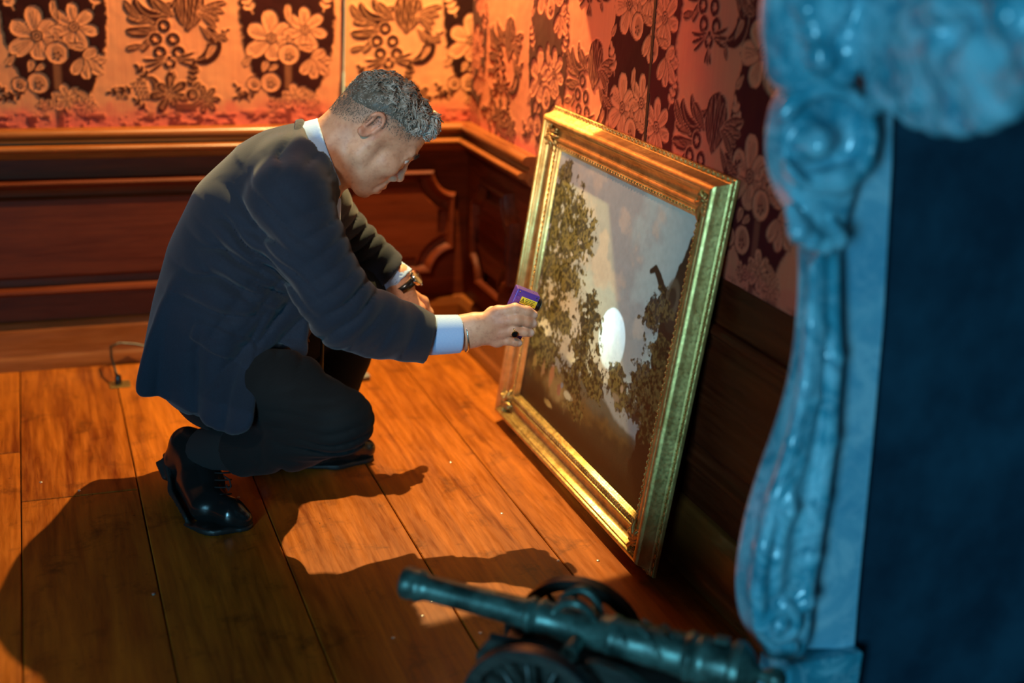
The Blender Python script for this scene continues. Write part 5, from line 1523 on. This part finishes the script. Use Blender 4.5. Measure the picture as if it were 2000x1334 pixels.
# --- shoes
def shoe(name, prims, sole, heel, laces, box_lo, box_hi, lab):
    S_ = Sculpt()
    for a, ra, b, rb in prims: S_.cone(a, ra, b, rb, .014)
    V, F = S_.mesh(box_lo, box_hi, .0030)
    o = mesh_np(name, relax(V, F, 1, .5), F, M_LEATHER, man); o['label'] = lab
    S_ = Sculpt()
    for a, ra, b, rb, n in sole:
        n = np.array(n, float) / np.linalg.norm(n); a = np.array(a); b = np.array(b); ba = b - a
        def fn(P, a=a, b=b, ba=ba, ra=ra, rb=rb, n=n):
            t = np.clip((P - a) @ ba / (ba @ ba), 0, 1); q = P - a - t[:, None] * ba
            h = q @ n; lat = np.sqrt(np.maximum((q ** 2).sum(1) - h ** 2, 0))
            return np.maximum(lat - (ra + (rb - ra) * t), np.abs(h) - .0042)
        r = max(ra, rb); S_.func('u', fn, np.minimum(a, b) - r, np.maximum(a, b) + r, .005)
    c, hx, ax = heel
    S_.rbox(c, hx, .004, ax, .003)
    V, F = S_.mesh(np.array(box_lo) - .02, np.array(box_hi) + .02, .0030)
    mesh_np('sole', V, F, M_SOLE, o)
    Vs, Fs, nv = [], [], 0
    for pts in laces:
        V, F = tube_np(pts, .0016, 6); Vs.append(V); Fs.append(F + nv); nv += len(V)
    mesh_np('laces', np.concatenate(Vs), np.concatenate(Fs), M_SOCK, o)
    return o
# right shoe: on its toes, heel lifted
tw, bw, hw = .172, .125, .012
toe, toe2, ball = fl(478, 1008, .018), fl(440, 1000, .020), m_(398, 988, bw)
ball2 = m_(392, 960, .095)
heel_ = m_(342, 912, hw); heel_t = m_(366, 868, .012)
up = [(fl(474, 1013, .019), .019, fl(452, 1003, .026), .027), (fl(452, 1003, .026), .027, m_(412, 985, .13), .034), (m_(412, 985, .13), .034, m_(398, 945, .08), .038),
      (m_(395, 990, .14), .024, m_(372, 940, .06), .030), (m_(398, 945, .08), .038, m_(384, 895, .035), .040), (m_(384, 895, .035), .040, m_(352, 902, .012), .031), (m_(352, 902, .012), .031, m_(366, 868, .014), .033), (m_(366, 868, .014), .033, m_(398, 880, .035), .041)]
s1, s2 = np.array(fl(482, 1024, .005)), np.array(fl(425, 1024, .005)); s3 = np.array(m_(384, 1016, .118)); s4 = np.array(m_(352, 968, .06)); s5 = np.array(m_(338, 905, .008))
nb = np.cross(s5 - s3, np.cross([0, 0, 1.0], s1 - s2)); nb = nb / np.linalg.norm(nb)
sole_r = [(s1 + (s2 - s1) * .25, .026, s2, .042, (0, 0, 1)), (s2, .042, s3, .043, (0.0, .1, 1)), (s3, .042, s4, .033, nb), (s4, .032, s5, .027, nb)]
d5 = (s5 - s4) / np.linalg.norm(s5 - s4); lt_ = np.cross(nb, d5)
sg_ = 1 if (nb @ (np.array(m_(384, 895, .035)) - s5)) < 0 else -1
heel_r = (s5 - d5 * .012 + nb * sg_ * .010, (.022, .026, .011), np.array([d5, lt_, nb]))
lac = []
for i in range(4):
    a = np.array(m_(434, 926 + 14 * i, .115 + .010 * i)); lac.append([a + [-.014, -.002, .004], a + [-.002, -.004, .004], a + [.010, .006, .0], a + [.016, .016, -.004]])
lac.append([np.array(m_(438, 930, .13)) + v for v in ([0, 0, 0], [.010, -.008, -.004], [.013, -.010, -.016], [.008, -.010, -.026], [.004, -.008, -.014])])
shoe('shoe', up, sole_r, heel_r, lac, np.minimum(np.array(m_(320, 860, .0)), fl(490, 1030, 0)) - [.06, .25, .03], np.maximum(np.array(m_(440, 850, .0)), fl(490, 1030, 0)) + [.08, .10, .03], 'polished black lace-up shoe standing on its toe')
# left shoe: flat on the boards
hl, tl = np.array(fl(548, 912, 0)), np.array(fl(738, 893, 0)); dl = (tl - hl) / np.linalg.norm(tl - hl); pl_ = np.array([-dl[1], dl[0], 0])
def ls(t, s, z): return hl + dl * t + pl_ * s + np.array([0, 0, z])
Ll = np.linalg.norm(tl - hl); q0 = Ll - .29
up = [(ls(q0 + .262, .0, .024), .022, ls(q0 + .225, .0, .032), .031), (ls(q0 + .225, 0, .032), .031, ls(q0 + .185, .004, .038), .037), (ls(q0 + .215, -.010, .028), .024, ls(q0 + .18, -.012, .03), .030), (ls(q0 + .185, .004, .038), .037, ls(q0 + .12, .002, .058), .038), (ls(q0 + .12, .002, .058), .038, ls(q0 + .055, 0, .078), .036), (ls(q0 + .05, 0, .045), .032, ls(q0 + .045, 0, .085), .034)]
sole_l = [(ls(q0 + .25, 0, .0048), .030, ls(q0 + .195, 0, .0048), .044, (0, 0, 1)), (ls(q0 + .195, 0, .0048), .044, ls(q0 + .11, 0, .010), .033, (0, 0, 1)), (ls(q0 + .11, 0, .010), .033, ls(q0 + .04, 0, .016), .032, (0, 0, 1))]
heel_l = (ls(q0 + .038, 0, .0105), (.034, .030, .0100), np.array([dl, pl_, [0, 0, 1]]))
lac = [[ls(q0 + .165 - .016 * i, -.016, .070 + .006 * i), ls(q0 + .165 - .016 * i, 0, .079 + .006 * i), ls(q0 + .165 - .016 * i, .016, .070 + .006 * i)] for i in range(4)]
shoe('shoe', up, sole_l, heel_l, lac, np.minimum(hl, tl) - [.12, .10, .03], np.maximum(hl, tl) + [.10, .10, .16], 'polished black lace-up shoe flat on the floor')

# ------------------------------------------------------------------ things he wears and holds
def put_man(o):
    o.location = tuple(MO); o.rotation_euler = (0, 0, math.radians(-11.95)); return o
M_SILVER = mat('polished_silver', (.80, .78, .74), .16, 1.0); M_GOLDR = mat('polished_gold', (.90, .60, .22), .15, 1.0); M_ONYX = mat('black_onyx', (.004, .004, .005), .06, 0, .8)
# bracelet: open silver bangle with ball ends
bc = np.array(m_(907, 651, .128)); axd = dirpx((880, 648), (934, 652), .128); v1 = np.array([0, 0, 1.0]) - axd * axd[2]; v1 /= np.linalg.norm(v1); v2 = np.cross(axd, v1)
pts = [bc + v1 * (.0335 * math.cos(a)) + v2 * (.0285 * math.sin(a)) + axd * (.007 * math.cos(a) * -1 + .004 * math.sin(a)) + np.array([0, 0, -.001]) for a in np.linspace(math.radians(200), math.radians(200 + 335), 40)]
bang = thing('bangle', 'thin silver bangle round the wrist of the outstretched arm', 'bracelet', tuple(MO), math.radians(-11.95))
tube('band', pts, .0015, M_SILVER, bang, 8)
for p in (pts[0], pts[-1]): lathe('ball_end', [(.0032 * math.sin(a), -.0032 * math.cos(a)) for a in np.linspace(.05, 3.09, 8)], M_SILVER, bang, 10, Matrix.Translation(Vector(p)))
# signet ring on the ring finger
rc = np.array(m_(1003, 647, .1488)); rd = dirpx((983, 648), (1008, 646), .147); r1 = np.array([0, 0, 1.0]) - rd * rd[2]; r1 /= np.linalg.norm(r1); r2 = np.cross(rd, r1)
sig = thing('signet_ring', 'gold signet ring with an oval black stone on the ring finger', 'ring', tuple(MO), math.radians(-11.95))
tube('ring_band', [rc + .0112 * (r1 * math.cos(a) + r2 * math.sin(a)) for a in np.arange(24) / 24 * 2 * math.pi], .0016, M_GOLDR, sig, 8, True)
bz = rc + np.array([.001, -.0118, -.002]); qn = Vector((0.1, -1, -.1)).to_track_quat('Z', 'Y').to_matrix().to_4x4()
lathe('bezel', [(.0058, -.001), (.0070, .0005), (.0068, .0016), (.0054, .0020)], M_GOLDR, sig, 20, Matrix.Translation(Vector(bz)) @ qn)
lathe('stone', [(.0056, .0012), (.0054, .0024), (.0030, .0030), (.0003, .0031)], M_ONYX, sig, 20, Matrix.Translation(Vector(bz)) @ qn)
# watch on the other wrist
wa = thing('wrist_watch', 'steel wrist watch on a black leather strap below the cuff', 'watch', tuple(MO), math.radians(-11.95))
wc = np.array(m_(787, 556, -.160)); wd_ = dirpx((760, 528), (784, 560), -.165); w1 = np.array([1.0, 0, 0]) - wd_ * wd_[0]; w1 /= np.linalg.norm(w1); w2 = np.cross(wd_, w1)
Vw, Fw = [], []
sgm = 40; wp = [(-.008, .0320), (.008, .0320), (.008, .0362), (-.008, .0362)]
for i in range(sgm):
    a = 2 * math.pi * i / sgm
    for h, r in wp: Vw.append(wc + wd_ * h + r * (w1 * math.cos(a) + w2 * math.sin(a) * .92))
for i in range(sgm):
    for k in range(4): Fw.append((i * 4 + k, i * 4 + (k + 1) % 4, ((i + 1) % sgm) * 4 + (k + 1) % 4, ((i + 1) % sgm) * 4 + k))
mesh_np('strap', np.array(Vw), np.array(Fw), M_LEATHER, wa)
fd = np.array(w1) * .86 + np.array([0, -.42, .0]) + np.array([0, 0, .25]); fd -= wd_ * (fd @ wd_); fd /= np.linalg.norm(fd)
wcase = wc + fd * .0340
qm = Vector(fd).to_track_quat('Z', 'Y').to_matrix().to_4x4()
case = lathe('case', [(.0150, -.003), (.0170, -.001), (.0172, .004), (.0160, .0060), (.0145, .0064)], M_SILVER, wa, 28, Matrix.Translation(Vector(wcase)) @ qm)
lathe('dial', [(.0146, .0052), (.0144, .0060), (.0002, .0061)], mat('cream_dial', (.70, .62, .50), .35), wa, 28, Matrix.Translation(Vector(wcase)) @ qm)
for ang, L in ((.6, .010), (2.4, .0075)):
    a = Vector((0, 0, .0066)); b = Vector((math.cos(ang) * L, math.sin(ang) * L, .0066)); T4 = Matrix.Translation(Vector(wcase)) @ qm
    tube('hand', [np.array(T4 @ a), np.array(T4 @ b)], .0005, M_BLACK, wa, 5)
disc('crown', wcase + np.cross(fd, wd_) * .0 + wd_ * .0175 + fd * .002, wd_, .0026, .003, M_SILVER, wa, 10)

# ------------------------------------------------------------------ the torch
M_PURPLE = mat('violet_anodised_case', (.115, .055, .36), .32, .2, .5); _n = N(M_PURPLE); _n.rough(_n.ramp(_n.noise(_n.coord('Object'), 60, 3, .6), [(.3, (.26,) * 3), (.7, (.42,) * 3)]))
M_YELLOW = mat('yellow_label', (.80, .70, .04), .45); M_INK = mat('label_ink', (.02, .02, .015), .5)
tw_ = .118
P00, P10, P01 = np.array(m_(1012, 563, tw_)), np.array(m_(1056, 580, tw_)), np.array(m_(974, 659, tw_))
# axes: ex across (towards the lens), ey down the body, ez towards the viewer
ex = P10 - P00; W_ = np.linalg.norm(ex); ex /= W_
ey = np.array(m_(1012 - 37, 563 + 92, tw_)) - P00; ey -= ex * (ey @ ex); Lb = .108; ey /= np.linalg.norm(ey)
ez = np.cross(ey, ex); ez = ez if ez[1] < 0 else -ez
# turn the front slightly so the lens looks at the canvas
to = thing('pocket_torch', 'small violet metal torch with a yellow warning label held in the fingers', 'torch', tuple(MO), math.radians(-11.95))
TD = .030
def tp(x, y, z): return P00 + ex * x + ey * y + ez * z
bm = bmesh.new()
vs = [bm.verts.new(tp(x, y, z)) for x in (0, W_) for y in (0, Lb) for z in (-TD, 0)]
for f in ((0, 1, 3, 2), (4, 6, 7, 5), (0, 4, 5, 1), (2, 3, 7, 6), (0, 2, 6, 4), (1, 5, 7, 3)): bm.faces.new([vs[i] for i in f])
bmesh.ops.bevel(bm, geom=list(bm.edges), offset=.0022, segments=3, affect='EDGES', profile=.5)
bm_obj('case', bm, M_PURPLE, to, False)
def quad_plate(name, x0, y0, x1, y1, z, t, mt, parent):
    bm = bmesh.new(); a = [bm.verts.new(tp(x, y, z)) for x, y in ((x0, y0), (x1, y0), (x1, y1), (x0, y1))]; b = [bm.verts.new(v.co + Vector(ez) * t) for v in a]
    bm.faces.new(a); bm.faces.new(b)
    for i in range(4): bm.faces.new([a[i], a[(i + 1) % 4], b[(i + 1) % 4], b[i]])
    return bm_obj(name, bm, mt, parent)
lx0, ly0, lx1, ly1 = .0135, .0120, W_ - .0012, .0260
lab = quad_plate('warning_label', lx0, ly0, lx1, ly1, -.0001, .0004, M_YELLOW, to); lab['label'] = 'yellow laser warning sticker'
# triangle and lines of small print
tri = [(lx0 + .0015, ly1 - .003), (lx0 + .0045, ly0 + .003), (lx0 + .0075, ly1 - .003)]
for i in range(3):
    a, b = tri[i], tri[(i + 1) % 3]; tube('warning_triangle', [tp(a[0], a[1], .0004), tp(b[0], b[1], .0004)], .0005, M_INK, lab, 4)
quad_plate('warning_mark', lx0 + .0040, ly0 + .0062, lx0 + .0050, ly1 - .0042, .0003, .0002, M_INK, lab)
for r in range(4):
    for (a, b) in ((.0095, .0160), (.0168, .0205), (.0213, .0285 - .002 * (r % 2))):
        if lx0 + b < lx1 - .001: quad_plate('print_line', lx0 + a, ly0 + .0022 + r * .0030, lx0 + b, ly0 + .0034 + r * .0030, .0003, .0002, M_INK, lab)
for x, y in ((.0065, .0050), (W_ - .006, .0050)): disc('screw', tp(x, y, -.0003), ez, .0018, .0008, M_SILVER, to, 10)
disc('thumb_button', tp(.0065, .0165, -.0003), ez, .0042, .0014, M_PURPLE, to, 16)
qx = Vector(ex).to_track_quat('Z', 'Y').to_matrix().to_4x4()
lens_c = tp(W_ - .001, .020, -TD / 2)
lathe('lens_tube', [(.0125, 0), (.0135, .002), (.0135, .009), (.0120, .0105), (.0105, .0100), (.0100, .0070)], M_BLACK, to, 28, Matrix.Translation(Vector(lens_c)) @ qx)
M_LENS = mat('lit_lens', (.8, .9, 1), .1); M_LENS.node_tree.nodes['Principled BSDF'].inputs['Emission Color'].default_value = (.6, .8, 1, 1); M_LENS.node_tree.nodes['Principled BSDF'].inputs['Emission Strength'].default_value = 3.0
lathe('lens', [(.0100, .0068), (.0098, .0072), (.0002, .0080)], M_LENS, to, 24, Matrix.Translation(Vector(lens_c)) @ qx)
# its beam: a cool disc of light on the canvas
def man_world(p): return MO + MS * p[0] + MN * p[1] + np.array([0, 0, p[2]])
src = man_world(lens_c + ex * .016)
hitp = Vector((-.096, -1.020, 0)) + fp(-FW / 2 + CT + art(1199, 662)[0] * (FW - 2 * CT), CT + art(1199, 662)[1] * (FH - 2 * CT), .0128)
spot_light('torch_beam', tuple(src), tuple(hitp), 41, .06, 2.0, (.62, .82, 1.0), .003)
